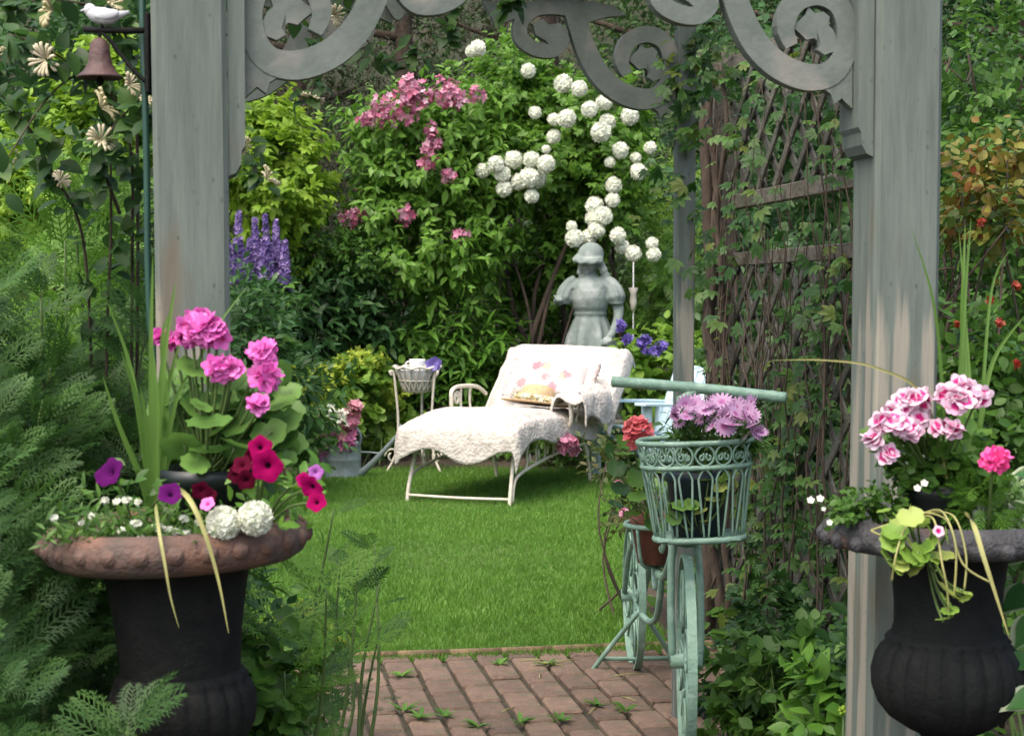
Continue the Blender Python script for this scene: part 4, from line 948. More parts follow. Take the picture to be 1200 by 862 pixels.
# ------------------------------------------------------------------ pale blue wooden chair
bc = gp(757, 566); bc = np.array([bc[0], 12.4, 0]); bc[0] = (762-600)/FPX*12.4
ac = thing('garden_chair', 'pale blue wooden slatted garden chair beside the chaise', 'chair', bc, None, R(-55))
def slat(name, p, q, w_, h_, up=(0, 0, 1), par=ac, mat=None):
    p, q = np.array(p, float), np.array(q, float); d = q-p; l = np.linalg.norm(d); X = d/l; Y = np.cross(np.array(up, float), X); Y /= np.linalg.norm(Y); Zz = np.cross(X, Y)
    m = MB(); box(m, (p+q)/2, (l, w_, h_), np.stack([X, Y, Zz], 1), bev=.004); return m.build(name, mat or M['wood_b'], par, local=True, smooth=False)
for k in range(6): y = -.25+k*.095; slat('seat_slat', (-.26, y, .40-.05*k*.5), (.26, y, .40-.05*k*.5), .085, .02)
for k in range(6): x = -.24+k*.096; slat('back_slat', (x, .26, .26), (x, .48, .8+.02*math.sin(k/5*math.pi)), .085, .018, up=(0, -1, .4))
for s in (-1, 1):
    slat('arm', (s*.32, -.36, .58), (s*.32, .36, .55), .12, .022); slat('leg', (s*.29, -.27, 0), (s*.29, -.27, .565), .03, .09, up=(1, 0, 0)); slat('leg', (s*.29, .42, 0), (s*.29, -.24, .36), .03, .08, up=(1, 0, 0)); slat('arm_post', (s*.29, .3, .12), (s*.29, .33, .54), .03, .05, up=(1, 0, 0))

# ------------------------------------------------------------------ green iron bicycle planter
Fw = np.array([.492, 4.78, 0]); Rw = np.array([.435, 6.05, 0]); fd = Fw-Rw; WB = np.linalg.norm(fd); fd /= WB
bk = thing('bicycle_planter', 'pale green wrought iron bicycle plant holder with wire basket', 'bicycle planter', Rw, None, math.atan2(fd[1], fd[0]))
GI = M['green_iron']       # local x forward, y to the rider's left, z up
def wheel(cx, r, w_, name):
    m = MB(); n = 56; V = []
    for i in range(n):
        a = 2*math.pi*i/n
        for (rr, yy) in ((r, -w_/2), (r, w_/2), (r-.009, w_/2), (r-.009, -w_/2)): V.append((cx+rr*math.cos(a), yy, r+rr*math.sin(a)))
    F = []
    for i in range(n):
        j = (i+1) % n
        for k in range(4): F.append([4*i+k, 4*j+k, 4*j+(k+1) % 4, 4*i+(k+1) % 4])
    m.add(V, F); wh = m.build(name, GI, bk, local=True, smooth=False)
    m = MB(); tube(m, [(cx, -.045, r), (cx, .045, r)], .022, 12); m.build('hub', GI, wh, local=True)
    for k in range(8):
        a = 2*math.pi*k/8; ca, sa = math.cos(a), math.sin(a)
        def pp(u, v, yy=0): return (cx+u*ca-v*sa, yy, r+u*sa+v*ca)
        m = MB(); tube(m, [pp(.02, 0), pp(r-.012, 0)], .0045, 6); m.build('spoke', GI, wh, local=True)
        m = MB(); L_ = r-.02; pts = [pp(L_*.35+L_*.3*math.cos(b)*(1-b/14)+L_*.22, L_*.24+L_*.2*math.sin(b)*(1-b/14), (.008 if k % 2 else -.008)) for b in np.linspace(-2.6, 5.5, 22)]; tube(m, pts, .005, 5); m.build('spoke_scroll', GI, wh, local=True)
    return wh
fw_ = wheel(WB, .3, .026, 'front_wheel'); a_ = -.09; fw_.rotation_euler = (0, 0, a_); fw_.location = (WB-WB*math.cos(a_), -WB*math.sin(a_), 0); wheel(0, .265, .024, 'rear_wheel')
for s in (-1, 1):
    tb('fork', [(WB, s*.04, .3), (WB-.02, s*.042, .5), (WB-.05, s*.03, .66), (WB-.06, 0, .69)], .011, GI, bk)
    tb('stay', [(0, s*.035, .265), (.2, s*.04, .45), (.42, s*.02, .58)], .01, GI, bk)
tb('head_tube', [(WB-.06, 0, .66), (WB-.1, 0, .9), (WB-.12, 0, 1.04)], .014, GI, bk)
m = MB(); tube(m, [(WB-.035, -.03, .655), (WB-.035, .03, .655)], .03, 16); m.build('fork_crown', GI, bk, local=True)
m = MB(); tube(m, [(WB+.02, -.0, .64), (WB-.02, 0, .69)], [.034, .03], 12); m.build('fork_boss', GI, bk, local=True)
tb('frame_tube', [(.42, 0, .58), (.6, 0, .46), (.85, 0, .48), (WB-.08, 0, .72)], .013, GI, bk)
tb('frame_tube', [(.42, 0, .58), (.7, 0, .66), (WB-.1, 0, .86)], .012, GI, bk)
tb('frame_tube', [(0, 0, .265), (.3, 0, .24), (.62, 0, .3), (.75, 0, .46)], .011, GI, bk)
for (x, z, r) in ((.72, .57, .07), (.9, .62, .075), (.56, .42, .06)):
    m = MB(); pts = [(x+r*math.cos(b)*(1-b/12), 0.004, z+r*math.sin(b)*(1-b/12)) for b in np.linspace(0, 8.5, 30)]; tube(m, pts, .008, 6); m.build('frame_scroll', GI, bk, local=True)
m = MB(); pts = [(.62+.1*math.cos(a), .1*math.sin(a), .6) for a in np.linspace(0, 2*math.pi, 30, endpoint=False)]; tube(m, pts, .009, 6, closed=True); m.build('pot_ring', GI, bk, local=True)
for k in range(4):
    a = R(45+90*k); tb('pot_strap', [(.62+.1*math.cos(a), .1*math.sin(a), .6), (.62+.075*math.cos(a), .075*math.sin(a), .48), (.62, 0, .47)], .006, GI, bk, 6)
tb('kickstand', [(.2, 0, .25), (.12, .1, .1), (.06, .16, .0)], .009, GI, bk); tb('kickstand', [(.2, 0, .25), (.12, -.1, .1), (.06, -.16, .0)], .009, GI, bk)
tb('kickstand_bar', [(.085, .13, .055), (.085, -.13, .055)], .008, GI, bk, 6, 2)
def to_bk(p): 
    d = np.asarray(p)-Rw; return np.array([d[0]*fd[0]+d[1]*fd[1], -d[0]*fd[1]+d[1]*fd[0], d[2]])
hL, hR = to_bk(at(718, 447, 4.98)), to_bk(at(921, 466, 4.80)); hm = (hL+hR)/2
m = MB(); pts = [hL+(hR-hL)*t_+np.array([0, 0, .004*math.sin(t_*3.14)]) for t_ in np.linspace(0, 1, 40)]
tube(m, pts, [.0155*(1+.09*(i % 9 == 0)) for i in range(40)], 12); hb = m.build('handlebar', GI, bk, local=True)
tb('handlebar_stem', [(WB-.12, 0, 1.03), tuple(hm)], .013, GI, bk)
# basket
bcn = to_bk(at(817, 572, 4.60)); YAW = R(-9)
bkt = bpy.data.objects.new('basket', None); COL.objects.link(bkt); bkt.parent = bk; bkt.location = bcn; bkt.rotation_euler = (R(2.5), R(0), YAW); bkt.empty_display_size = .05
Hb = .262
def bring(z, grow=0): 
    s = (z+Hb/2)/Hb; return .088+.037*s+grow, .119+.036*s+grow
def bpt(a, z, grow=0): rx, ry = bring(z, grow); e = 2.6; ca, sa = math.cos(a), math.sin(a); return np.array([rx*math.copysign(abs(ca)**(2/e), ca), ry*math.copysign(abs(sa)**(2/e), sa), z])
for (z, r) in ((Hb/2, .0075), (Hb/2-.065, .007), (-Hb/2, .009)):
    m = MB(); tube(m, [bpt(a, z) for a in np.linspace(0, 2*math.pi, 64, endpoint=False)], r, 8, closed=True); m.build('basket_rim', GI, bkt, local=True)
nb_ = 18
def apar(n):   # equal spacing round the rim
    P = np.array([bpt(a, 0) for a in np.linspace(0, 2*math.pi, 720, endpoint=False)]); d = np.r_[0, np.cumsum(np.linalg.norm(np.diff(P, axis=0), axis=1))]
    return np.interp((np.arange(n)+.5)/n*d[-1], d, np.linspace(0, 2*math.pi, 720, endpoint=False))
an = apar(nb_); da = 2*math.pi/nb_
def aofs(k, u): i = k+u; return np.interp(i, np.arange(-1, nb_+1), np.r_[an[-1]-2*math.pi, an, an[0]+2*math.pi])
for k in range(nb_):
    zb0 = Hb/2-.033
    m = MB(); tube(m, [bpt(aofs(k, .46*math.cos(b)), zb0+.027*math.sin(b)) for b in np.linspace(0, 2*math.pi, 20, endpoint=False)], .0034, 6, closed=True); m.build('basket_scroll', GI, bkt, local=True)
    for s in (-1, 1):
        m = MB(); tube(m, [bpt(aofs(k, s*(.2+.2*math.cos(b)*(1-b/10))), zb0-.003+.016*math.sin(b)*(1-b/10)) for b in np.linspace(2.2, 8, 16)], .0035, 5); m.build('basket_curl', GI, bkt, local=True)
    zt_ = Hb/2-.07; m = MB()
    pts = [bpt(aofs(k, -.12), -Hb/2), bpt(aofs(k, -.36), zt_-.05), bpt(aofs(k, -.34), zt_-.02), bpt(aofs(k, 0), zt_), bpt(aofs(k, .34), zt_-.02), bpt(aofs(k, .36), zt_-.05), bpt(aofs(k, .12), -Hb/2)]
    tube(m, smooth_pts(pts, 4), .0031, 6); m.build('basket_bar', GI, bkt, local=True)
m = MB()
for k in range(-4, 5): tube(m, [(.02*k, -.11, -Hb/2), (.02*k, .11, -Hb/2)], .004, 5)
m.build('basket_floor', GI, bkt, local=True)
def pot(name, label, loc, r0, r1, h, mat, cat='flower pot'):
    t = thing(name, label, cat, loc); m = MB(); lathe(m, [(r0, 0), (r1*.97, h*.82), (r1*1.04, h*.83), (r1*1.06, h), (r1*.98, h), (r1*.95, h*.86), (r0*.9, h*.1)], 36); m.build('wall', mat, t, local=True)
    m = MB(); lathe(m, [(.001, h*.88), (r1*.95, h*.87)], 24, cap=(False, False)); m.build('soil', M['soil'], t, local=True); return t
BKW = Rw+np.array([fd[0]*bcn[0]-fd[1]*bcn[1], fd[1]*bcn[0]+fd[0]*bcn[1], bcn[2]])
pot('flower_pot', 'dark blue plastic pot inside the green wire basket', BKW+[0, 0, -Hb/2+.006], .068, .084, .175, M['navy'])
PT = Rw+fd*.62+[0, 0, .478]
pot('flower_pot', 'terracotta pot held in the bicycle frame', PT, .06, .083, .15, M['terracotta'])

# ------------------------------------------------------------------ bell with bird, and green hose beside the left post
bp0 = at(171, 36, 3.0); bl_ = thing('garden_bell', 'small rusty iron bell with a grey bird on its bracket', 'bell', bp0)
Mi = M['iron_l']
m = MB(); tube(m, [(.004, 0, 0), (-.05, 0, 0), (-.108, 0, .002)], .0055, 8); tube(m, smooth_pts([(-.0, 0, -.09), (-.03, 0, -.06), (-.06, 0, -.02), (-.08, 0, 0)], 4), .004, 6); m.build('bracket_arm', Mi, bl_, local=True)
m = MB(); box(m, (.004, 0, -.04), (.008, .03, .14), bev=.002); m.build('wall_plate', Mi, bl_, local=True, smooth=False)
bx0 = -.081; bt = -.016
m = MB(); lathe(m, [(.004, bt+.004), (.011, bt), (.0165, bt-.008), (.0185, bt-.025), (.021, bt-.04), (.027, bt-.053), (.037, bt-.062), (.041, bt-.066), (.038, bt-.067), (.018, bt-.045), (.01, bt-.02)], 32, c=(bx0, 0, 0)); m.build('bell_dome', M['bell'], bl_, local=True)
m = MB(); tube(m, [(bx0, 0, bt), (bx0, 0, bt-.066)], .002, 6); ellip(m, (bx0, 0, bt-.072), (.007, .007, .008), 10, 8); m.build('clapper', Mi, bl_, local=True)
m = MB(); tube(m, [(bx0, 0, 0), (bx0, 0, bt+.004)], .003, 6); m.build('hanger', Mi, bl_, local=True)
m = MB(); cb = np.array([bx0+.004, 0, .024])
tube(m, [cb+[-.026, 0, .012], cb+[-.022, 0, .01], cb+[-.012, 0, .004], cb+[.004, 0, 0], cb+[.018, 0, .0], cb+[.03, 0, .003], cb+[.048, 0, .008]], [.003, .009, .0135, .016, .013, .007, .003], 14)
ellip(m, cb+[-.02, 0, .012], (.011, .0105, .011), 12, 9); tube(m, [cb+[-.029, 0, .012], cb+[-.038, 0, .01]], [.003, .0008], 8)
bird = m.build('bird', M['birdpaint'], bl_, local=True)
for s in (-1, 1):
    m = MB(); ellip(m, cb+[.012, s*.013, .002], (.022, .004, .009), 12, 8, rot('Y', R(-8))); m.build('wing', M['birdpaint'], bird, local=True)
    m = MB(); tube(m, [cb+[0, s*.006, -.012], cb+[.002, s*.006, -.02]], .0015, 5); m.build('leg', Mi, bird, local=True)
hb0 = np.array([(174-600)/FPX*3.02, 3.02, 0])
hs = thing('garden_hose', 'dark green hose running up the left arbour post', 'hose', hb0)
m = MB(); P = [at(186, 700, 3.02)*[1, 1, 0]+[0, 0, .0], at(183, 500, 3.02), at(176, 380, 3.02), at(173, 300, 3.02), at(172, 200, 3.02), at(170, 120, 3.02), at(167, 20, 3.03), at(167, -60, 3.04)]
tube(m, smooth_pts(P, 5), .006, 8); m.build('tube', M['hose'], hs)
# ------------------------------------------------------------------ plant builders
def ell(px, py, rx, ry, D, dep): return (at(px, py, D), np.array([rx*D/FPX, dep, ry*D/FPX]))
def base_at(px, D): x = (px-600)/FPX*D; return np.array([x, D, gz(x, D)-.01])
def stems(par, base, ells, n, r, mat, name='stem', spread=.12):
    small = max(e[1].max() for e in ells) < .12
    if small: spread = .015
    m = MB()
    for i in range(n):
        c, rr = ells[i % len(ells)]; e = c+rdir(1)[0]*rr*.55; b = base+np.array([rng.normal()*spread, rng.normal()*spread, 0])
        mid = b*.5+e*.5+rng.normal(size=3)*np.array([.1, .1, .05])*np.linalg.norm(e-b)
        tube(m, smooth_pts([b, mid, e], 4), [r, r*.7, r*.3], 6)
        for q in range(0 if small else 2):
            s = mid+(e-mid)*rng.random(); tube(m, smooth_pts([s, s+rdir(1)[0]*rr*.3, s+rdir(1)[0]*rr*.7+rr*[0, 0, .2]], 3), [r*.4, r*.28, r*.15], 5)
    return m.build(name, mat, par)
def shrub(name, label, cat, base, ells, T, ll, nt_, k, mat, nst=5, sr=.015, shell=(.4, 1.0), tl=None, ang=60, droop=.3, up=.6, group=None, stemmat=None, crown='crown', stem='stem', zmin=None, upb=.35, rough=.28, spread=.12):
    t = thing(name, label, cat, base, group)
    P, D = crown_pts(ells, nt_, shell, rough, zmin=base[2]+.03 if zmin is None else zmin)
    m = MB(); scatter(m, T, *twig_leaves(P, D, k, tl or ll*2.2, ll, ang, droop, up, upb=upb)); o = m.build(crown, mat, t); tag(o, kind='stuff')
    if nst: stems(t, base, ells, nst, sr, stemmat or M['bark'], stem, spread)
    return t
def cluster(par, name, c, r, T, n, ps, mat, squash=(1, 1, 1), up=(0, 0, 0), inner=.75, front=None):
    d = rdir(n); 
    if front is not None: d = d+np.array(front); d /= np.linalg.norm(d, axis=1)[:, None]
    P = np.asarray(c)+d*np.array(squash)*r*(inner+(1-inner)*rng.random((n, 1))); m = MB(); N = d+np.array(up)+rng.normal(size=(n, 3))*.25
    scatter(m, T, P, rdir(n), N, ps*(.8+.4*rng.random(n))); o = m.build(name, mat, par, loc=c)
    if name == 'flower_cluster': tag(o, kind='stuff')
    return o
def one_leaf(par, T, P, X, N, S, mat, name='leaf'):
    m = MB(); scatter(m, T, np.array([P]), np.array([X]), np.array([N]), np.array([S])); return m.build(name, mat, par, loc=P)

# ------------------------------------------------------------------ background trees
def tree(name, label, px, D, h, rad, mat, n, ll, T=LEAF4, group='trees behind the garden', low=.1, rough=.3, trunk=.14):
    b = base_at(px, D); E = []
    for i in range(6):
        s = low+(1-low)*(i+.5)/6; r = rad*(1.05-.62*s**1.6)*random.uniform(.85, 1.1)
        E.append((b+np.array([random.uniform(-.35, .35)*rad*.5, random.uniform(-.3, .3)*rad*.5, h*s]), np.array([r, r*.9, h*.15])))
    t = thing(name, label, 'tree', b, group)
    P, Dd = crown_pts(E, n, (.25, 1.0), rough, zmin=b[2]+.1); m = MB(); scatter(m, T, *twig_leaves(P, Dd, 8, ll*3, ll, 65, .35, .5)); tag(m.build('crown', mat, t), kind='stuff')
    m = MB(); tube(m, smooth_pts([b, b+[.05, 0, h*.4], b+[-.05, .05, h*.93]], 5), [trunk, trunk*.7, trunk*.15], 9)
    for i in range(9):
        s = .18+.08*i; a = i*2.4; q = b+np.array([0, 0, h*s]); tube(m, smooth_pts([q, q+np.array([math.cos(a)*rad*.4, math.sin(a)*rad*.4, .1]), q+np.array([math.cos(a)*rad*.85, math.sin(a)*rad*.85, .35])], 3), [trunk*.35, trunk*.22, trunk*.06], 6)
    m.build('trunk', M['bark'], t); return t
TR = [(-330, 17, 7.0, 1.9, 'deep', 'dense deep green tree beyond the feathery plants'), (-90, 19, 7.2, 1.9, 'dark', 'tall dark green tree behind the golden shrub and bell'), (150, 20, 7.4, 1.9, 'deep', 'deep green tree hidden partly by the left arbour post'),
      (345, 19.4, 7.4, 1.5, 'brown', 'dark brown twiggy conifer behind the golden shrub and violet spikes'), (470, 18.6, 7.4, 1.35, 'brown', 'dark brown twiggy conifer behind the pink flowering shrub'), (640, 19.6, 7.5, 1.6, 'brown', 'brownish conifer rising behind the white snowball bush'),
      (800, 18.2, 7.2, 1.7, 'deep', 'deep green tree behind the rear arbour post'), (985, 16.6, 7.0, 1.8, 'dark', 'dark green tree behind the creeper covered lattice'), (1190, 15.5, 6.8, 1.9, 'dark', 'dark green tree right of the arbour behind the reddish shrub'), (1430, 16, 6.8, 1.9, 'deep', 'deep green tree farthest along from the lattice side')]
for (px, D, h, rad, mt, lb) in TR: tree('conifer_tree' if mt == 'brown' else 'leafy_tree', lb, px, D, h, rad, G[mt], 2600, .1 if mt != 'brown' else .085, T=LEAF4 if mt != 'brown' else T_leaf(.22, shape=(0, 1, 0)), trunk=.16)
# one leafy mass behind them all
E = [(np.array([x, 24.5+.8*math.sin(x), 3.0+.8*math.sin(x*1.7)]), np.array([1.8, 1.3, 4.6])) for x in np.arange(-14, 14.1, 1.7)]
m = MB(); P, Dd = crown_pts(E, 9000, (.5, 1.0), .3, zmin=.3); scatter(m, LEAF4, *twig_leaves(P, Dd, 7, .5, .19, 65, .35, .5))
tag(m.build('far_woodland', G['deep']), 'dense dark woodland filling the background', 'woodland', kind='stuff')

# ------------------------------------------------------------------ shrubs behind the lawn
shrub('golden_shrub', 'golden yellow leaved shrub above the violet flower spikes', 'shrub', base_at(325, 13.6), [ell(318, 200, 66, 70, 13.6, .6), ell(300, 150, 45, 45, 13.7, .4), ell(345, 235, 40, 35, 13.4, .4), ell(318, 330, 55, 80, 13.8, .4)], PALM3, .115, 420, 8, G['gold'], 6, tl=.25)
shrub('golden_shrub', 'golden yellow leaved shrub behind the rusty bell', 'shrub', base_at(95, 7.5), [ell(110, 160, 70, 80, 7.5, .4), ell(60, 230, 75, 60, 7.3, .4), ell(140, 110, 45, 50, 7.6, .3), ell(15, 260, 60, 60, 7.4, .3), ell(90, 380, 80, 140, 7.7, .3)], PALM3, .075, 800, 8, G['gold'], 6, tl=.22)
shrub('leafy_shrub', 'dark green shrub in the upper corner behind the bell', 'shrub', base_at(20, 12), [ell(30, 60, 120, 90, 12, .6), ell(-60, 150, 120, 120, 12, .6), ell(150, 20, 70, 70, 12.3, .5), ell(0, 380, 120, 200, 12.2, .5)], LEAF, .1, 700, 9, G['dark'], 6)
wg = shrub('weigela_bush', 'tall green bush with rose pink flower clusters', 'bush', base_at(505, 14.4), [ell(490, 195, 84, 85, 14.2, .65), ell(545, 140, 55, 50, 14.3, .5), ell(452, 150, 42, 45, 14.1, .4), ell(500, 290, 78, 75, 14.1, .6), ell(572, 240, 46, 95, 14.3, .5), ell(440, 240, 34, 60, 14.0, .35)], T_leaf(.42, droop=.3), .125, 950, 9, G['weigleaf'], 8, .02, tl=.28, ang=70, droop=.35)
for (px, py, r, n) in [(465, 126, 26, 60), (448, 133, 15, 30), (487, 112, 18, 36), (478, 100, 12, 24), (522, 108, 20, 40), (536, 118, 12, 20), (505, 152, 11, 18), (502, 172, 10, 18), (503, 190, 11, 20), (410, 256, 13, 26), (474, 251, 12, 26), (540, 276, 9, 14), (525, 205, 9, 14), (428, 140, 9, 14), (560, 110, 9, 12), (425, 252, 9, 10), (512, 168, 7, 10)]:
    c = at(px, py, 13.68); cluster(wg, 'flower_cluster', c, r*13.6/FPX, STAR, int(n*1.6), .033, G['weigela'], (1.1, .9, 1), (0, -.4, .3), inner=.4)
vb = shrub('viburnum_bush', 'green bush covered with white snowball flowers', 'bush', base_at(665, 15.0), [ell(600, 105, 55, 58, 14.8, .6), ell(690, 135, 78, 58, 14.7, .6), ell(630, 200, 72, 48, 14.5, .6), ell(715, 220, 52, 78, 14.5, .6), ell(660, 290, 50, 60, 14.8, .5), ell(620, 330, 60, 60, 15.2, .5)], PALM3, .1, 950, 8, G['weigleaf'], 9, .03, tl=.25, spread=.2)
SNOW = [(560, 57, 9), (553, 60, 7), (619, 83, 8), (660, 98, 10), (679, 104, 9), (627, 132, 7), (649, 140, 7), (664, 139, 10), (649, 160, 8), (691, 128, 9), (708, 120, 9), (738, 136, 10), (704, 155, 11), (712, 143, 9), (727, 176, 9), (762, 173, 7), (748, 201, 9), (719, 217, 9), (581, 192, 9), (602, 187, 10), (623, 187, 9), (640, 192, 10), (589, 204, 9), (620, 208, 11), (630, 210, 10), (591, 221, 9), (623, 230, 8), (608, 213, 9), (718, 234, 8), (697, 241, 10), (707, 253, 10), (695, 256, 9), (699, 270, 9), (689, 278, 9), (673, 279, 10), (724, 276, 9), (742, 297, 9), (766, 298, 8), (764, 285, 7), (729, 289, 8), (715, 190, 6), (745, 185, 6), (566, 200, 8), (640, 175, 5), (670, 265, 6)]
def snowball(c, r, par, n=150, ps=.42, core=.93):
    i = np.arange(n); z = 1-2*(i+.5)/n; th = i*2.39996; d = np.stack([np.sqrt(1-z*z)*np.cos(th), np.sqrt(1-z*z)*np.sin(th), z], 1)
    m = MB(); scatter(m, STAR if n < 200 else FLORET5, c+d*r*core*.97, rdir(n), d+rng.normal(size=(n, 3))*.15, r*ps*(.85+.3*rng.random(n))); ellip(m, c, (r*core, r*core, r*core), 16, 10, rnd=.8)
    return m.build('snowball_flower', G['white'], par, loc=c)
for (px, py, r) in SNOW:
    D = 13.75 if py < 240 else 13.68; c = at(px, py, D+rng.normal()*.05); snowball(c, r*1.02*D/FPX, vb, 130, .28)
shrub('peony_bush', 'dark green leafy bush beside the violet spikes', 'bush', base_at(380, 13.9), [ell(392, 330, 58, 50, 13.8, .4), ell(345, 385, 68, 62, 13.6, .4), ell(425, 385, 48, 50, 13.8, .35), ell(365, 440, 80, 50, 13.9, .4)], T_leaf(.36, droop=.3), .15, 520, 8, G['dark'], 8, .01, tl=.3, stemmat=M['stem'])
m_ = shrub('budding_plant', 'grey green budding plant in front of the pink bush', 'plant', base_at(385, 14.5), [ell(370, 290, 45, 28, 13.6, .3), ell(415, 300, 35, 26, 13.6, .3)], T_leaf(.5), .07, 150, 7, G['mid'], 3, .007, stemmat=M['stem'])
shrub('phlox_plant', 'bright green narrow leaved plant behind the plant stand', 'plant', base_at(512, 14.2), [ell(512, 392, 74, 42, 14.1, .35), ell(475, 425, 50, 40, 14.1, .3), ell(560, 430, 50, 50, 14.1, .3), ell(520, 470, 80, 60, 14.2, .35)], T_leaf(.24, droop=.35), .2, 330, 10, G['bright'], 14, .008, stemmat=M['stem'], upb=.9, tl=.28)
shrub('leafy_shrub', 'deep green undergrowth shrub below the snowball bush', 'shrub', base_at(625, 15.6), [ell(610, 370, 90, 60, 15.3, .5), ell(700, 360, 70, 60, 15.4, .5), ell(560, 330, 60, 60, 15.2, .4), ell(650, 460, 120, 80, 15.4, .5)], LEAF, .09, 520, 8, G['mid'], 6, .012)
for (px, D, lb) in [(560, 13.6, 'low green plant behind the middle of the chaise longue'), (625, 13.75, 'low green plant between the bare stems and the chaise'), (705, 12.95, 'low green plant at the foot of the statue pedestal'), (655, 13.2, 'low green plant before the statue pedestal')]:
    y0 = 350+1.1*FPX/D; shrub('leafy_plant', lb, 'plant', base_at(px, D), [ell(px, y0, 34, 26, D, .18), ell(px+12, y0+22, 40, 20, D, .18)], LEAF, .075, 90, 7, G['mid'], 5, .006, stemmat=M['stem'])
# leaning bare stems left of the statue
bs = thing('bare_shrub', 'leaning brown bare stems left of the statue', 'shrub', base_at(632, 14.2))
for (a, b_, c_, r) in [((600, 520), (622, 400), (668, 275), .035), ((612, 520), (634, 390), (655, 300), .022), ((625, 520), (622, 380), (600, 300), .018), ((640, 520), (655, 420), (690, 300), .014), ((590, 520), (580, 400), (590, 310), .016)]:
    m = MB(); tube(m, smooth_pts([at(*a, 14.2), at(*b_, 14.2), at(*c_, 14.4)], 5), [r, r*.75, r*.4], 8); m.build('stem', M['bark'], bs)
shrub('leafy_shrub', 'yellow green loose shrub between statue and rear arbour post', 'shrub', base_at(775, 15.5), [ell(775, 290, 42, 70, 15.2, .45), ell(800, 230, 50, 60, 15.6, .4), ell(765, 370, 60, 60, 15.0, .45), ell(800, 430, 70, 70, 15.2, .45)], LEAF_N, .1, 480, 9, G['lime'], 6, .01)
hz_ = shrub('bellflower_plant', 'low green plant with blue violet flowers beside the statue', 'plant', base_at(765, 13.4), [ell(765, 425, 38, 28, 13.3, .25), ell(740, 440, 30, 30, 13.2, .25), ell(800, 420, 30, 30, 13.4, .25), ell(770, 480, 60, 50, 13.4, .3)], LEAF_W, .13, 130, 7, G['lime'], 6, .006, stemmat=M['stem'])
for (px, py, r) in [(760, 408, 6), (768, 412, 5), (750, 402, 4), (775, 405, 5), (727, 382, 4), (735, 396, 4), (756, 398, 4)]: cluster(hz_, 'flower_cluster', at(px, py, 12.95), r*13/FPX, STAR, 14, .035, G['blue'])
shrub('ferny_plant', 'bright green ferny plant right of the statue', 'plant', base_at(790, 14.5), [ell(782, 330, 30, 45, 14.2, .3), ell(800, 370, 30, 40, 14.2, .3)], FEATHER_S, .22, 90, 5, G['mid'], 5, .006, stemmat=M['stem'])
# violet flower spikes
DE = [(266, 252, 330), (278, 246, 335), (291, 280, 345), (300, 256, 330), (313, 252, 335), (325, 258, 330), (307, 292, 350), (272, 300, 350), (333, 282, 345), (286, 292, 350)]
def spike(t, px, py0, py1, D, rad, mat, base, n=60, fs=.032, T=STAR):
    a = at(px, py1, D); b = at(px+random.uniform(-3, 3), py0, D)
    m = MB(); tube(m, smooth_pts([base+[rng.normal()*.06, rng.normal()*.06, 0], base*.5+a*.5+[0, 0, .0], a, b], 4), [.007, .006, .005, .002], 6); st_ = m.build('stem', M['stem'], t)
    s = np.sort(rng.random(n)); th = np.arange(n)*2.4; rr = rad*(1-.75*s)
    d = np.stack([np.cos(th), np.sin(th), np.full(n, .15)], 1); P = a+(b-a)*s[:, None]+d*rr[:, None]; m = MB(); scatter(m, T, P, rdir(n), d, fs*(1.15-.65*s)); return m.build('flower_spike', mat, t)
for i, (px, y0, y1) in enumerate(DE):
    D = 11.6+.12*(i % 4); b = base_at(px+random.uniform(-12, 12), D)
    t = thing('delphinium', 'tall violet blue flower spike beside the left arbour post', 'flower', b, 'violet flower spikes by the left post')
    spike(t, px, y0, y1-4, D, .036, G['delph'], b, 130, .03)
    m = MB(); P = at(px, y1, D)*np.array([[1, 1, 0]])+np.array([[0, 0, 1]])*np.linspace(.3, 1.45, 26)[:, None]+rng.normal(size=(26, 3))*.03
    X = np.c_[rng.normal(size=(26, 2)), np.full(26, .1)]; scatter(m, PALM5, P, X, np.tile([0, -.3, 1.], (26, 1))+rdir(26)*.3, .15); m.build('leaves', G['mid'], t)
shrub('leafy_plant', 'dark green foliage at the foot of the violet spikes', 'plant', base_at(300, 10.8), [ell(300, 400, 70, 60, 10.8, .4), ell(285, 350, 40, 35, 11.2, .3), ell(330, 460, 80, 60, 10.8, .4), ell(230, 420, 80, 90, 10.6, .4)], T_leaf(.4), .1, 420, 8, G['dark'], 6, .008, stemmat=M['stem'])
# lady's mantle and its froth beside the watering can
for (px, py, rx, ry, D, lb) in [(395, 455, 28, 24, 13.2, 'lime green plant with frothy upright flowers behind the watering can'), (450, 490, 30, 38, 13.6, 'lime green leafy plant between watering can and plant stand'), (345, 480, 40, 40, 11.6, 'pale green leafy plant left of the watering can'), (425, 440, 30, 24, 13.3, 'lime green plant with upright froth before the dark bush')]:
    t = shrub('ladys_mantle', lb, 'plant', base_at(px, D), [ell(px, py, rx, ry, D, .25), ell(px, py+30, rx*1.1, ry, D, .25)], xf(ROUND), .085, 90, 5, G['lime'] if px != 345 else G['gera'], 6, .005, stemmat=M['stem'], tl=.2)
    P, Dd = crown_pts([ell(px, py-ry*.7, rx, ry*.6, D, .25)], 130, (.3, 1), .2); m = MB(); scatter(m, STAR, P, rdir(len(P)), Dd, .035); tag(m.build('flower_froth', G['alch'], t), kind='stuff')
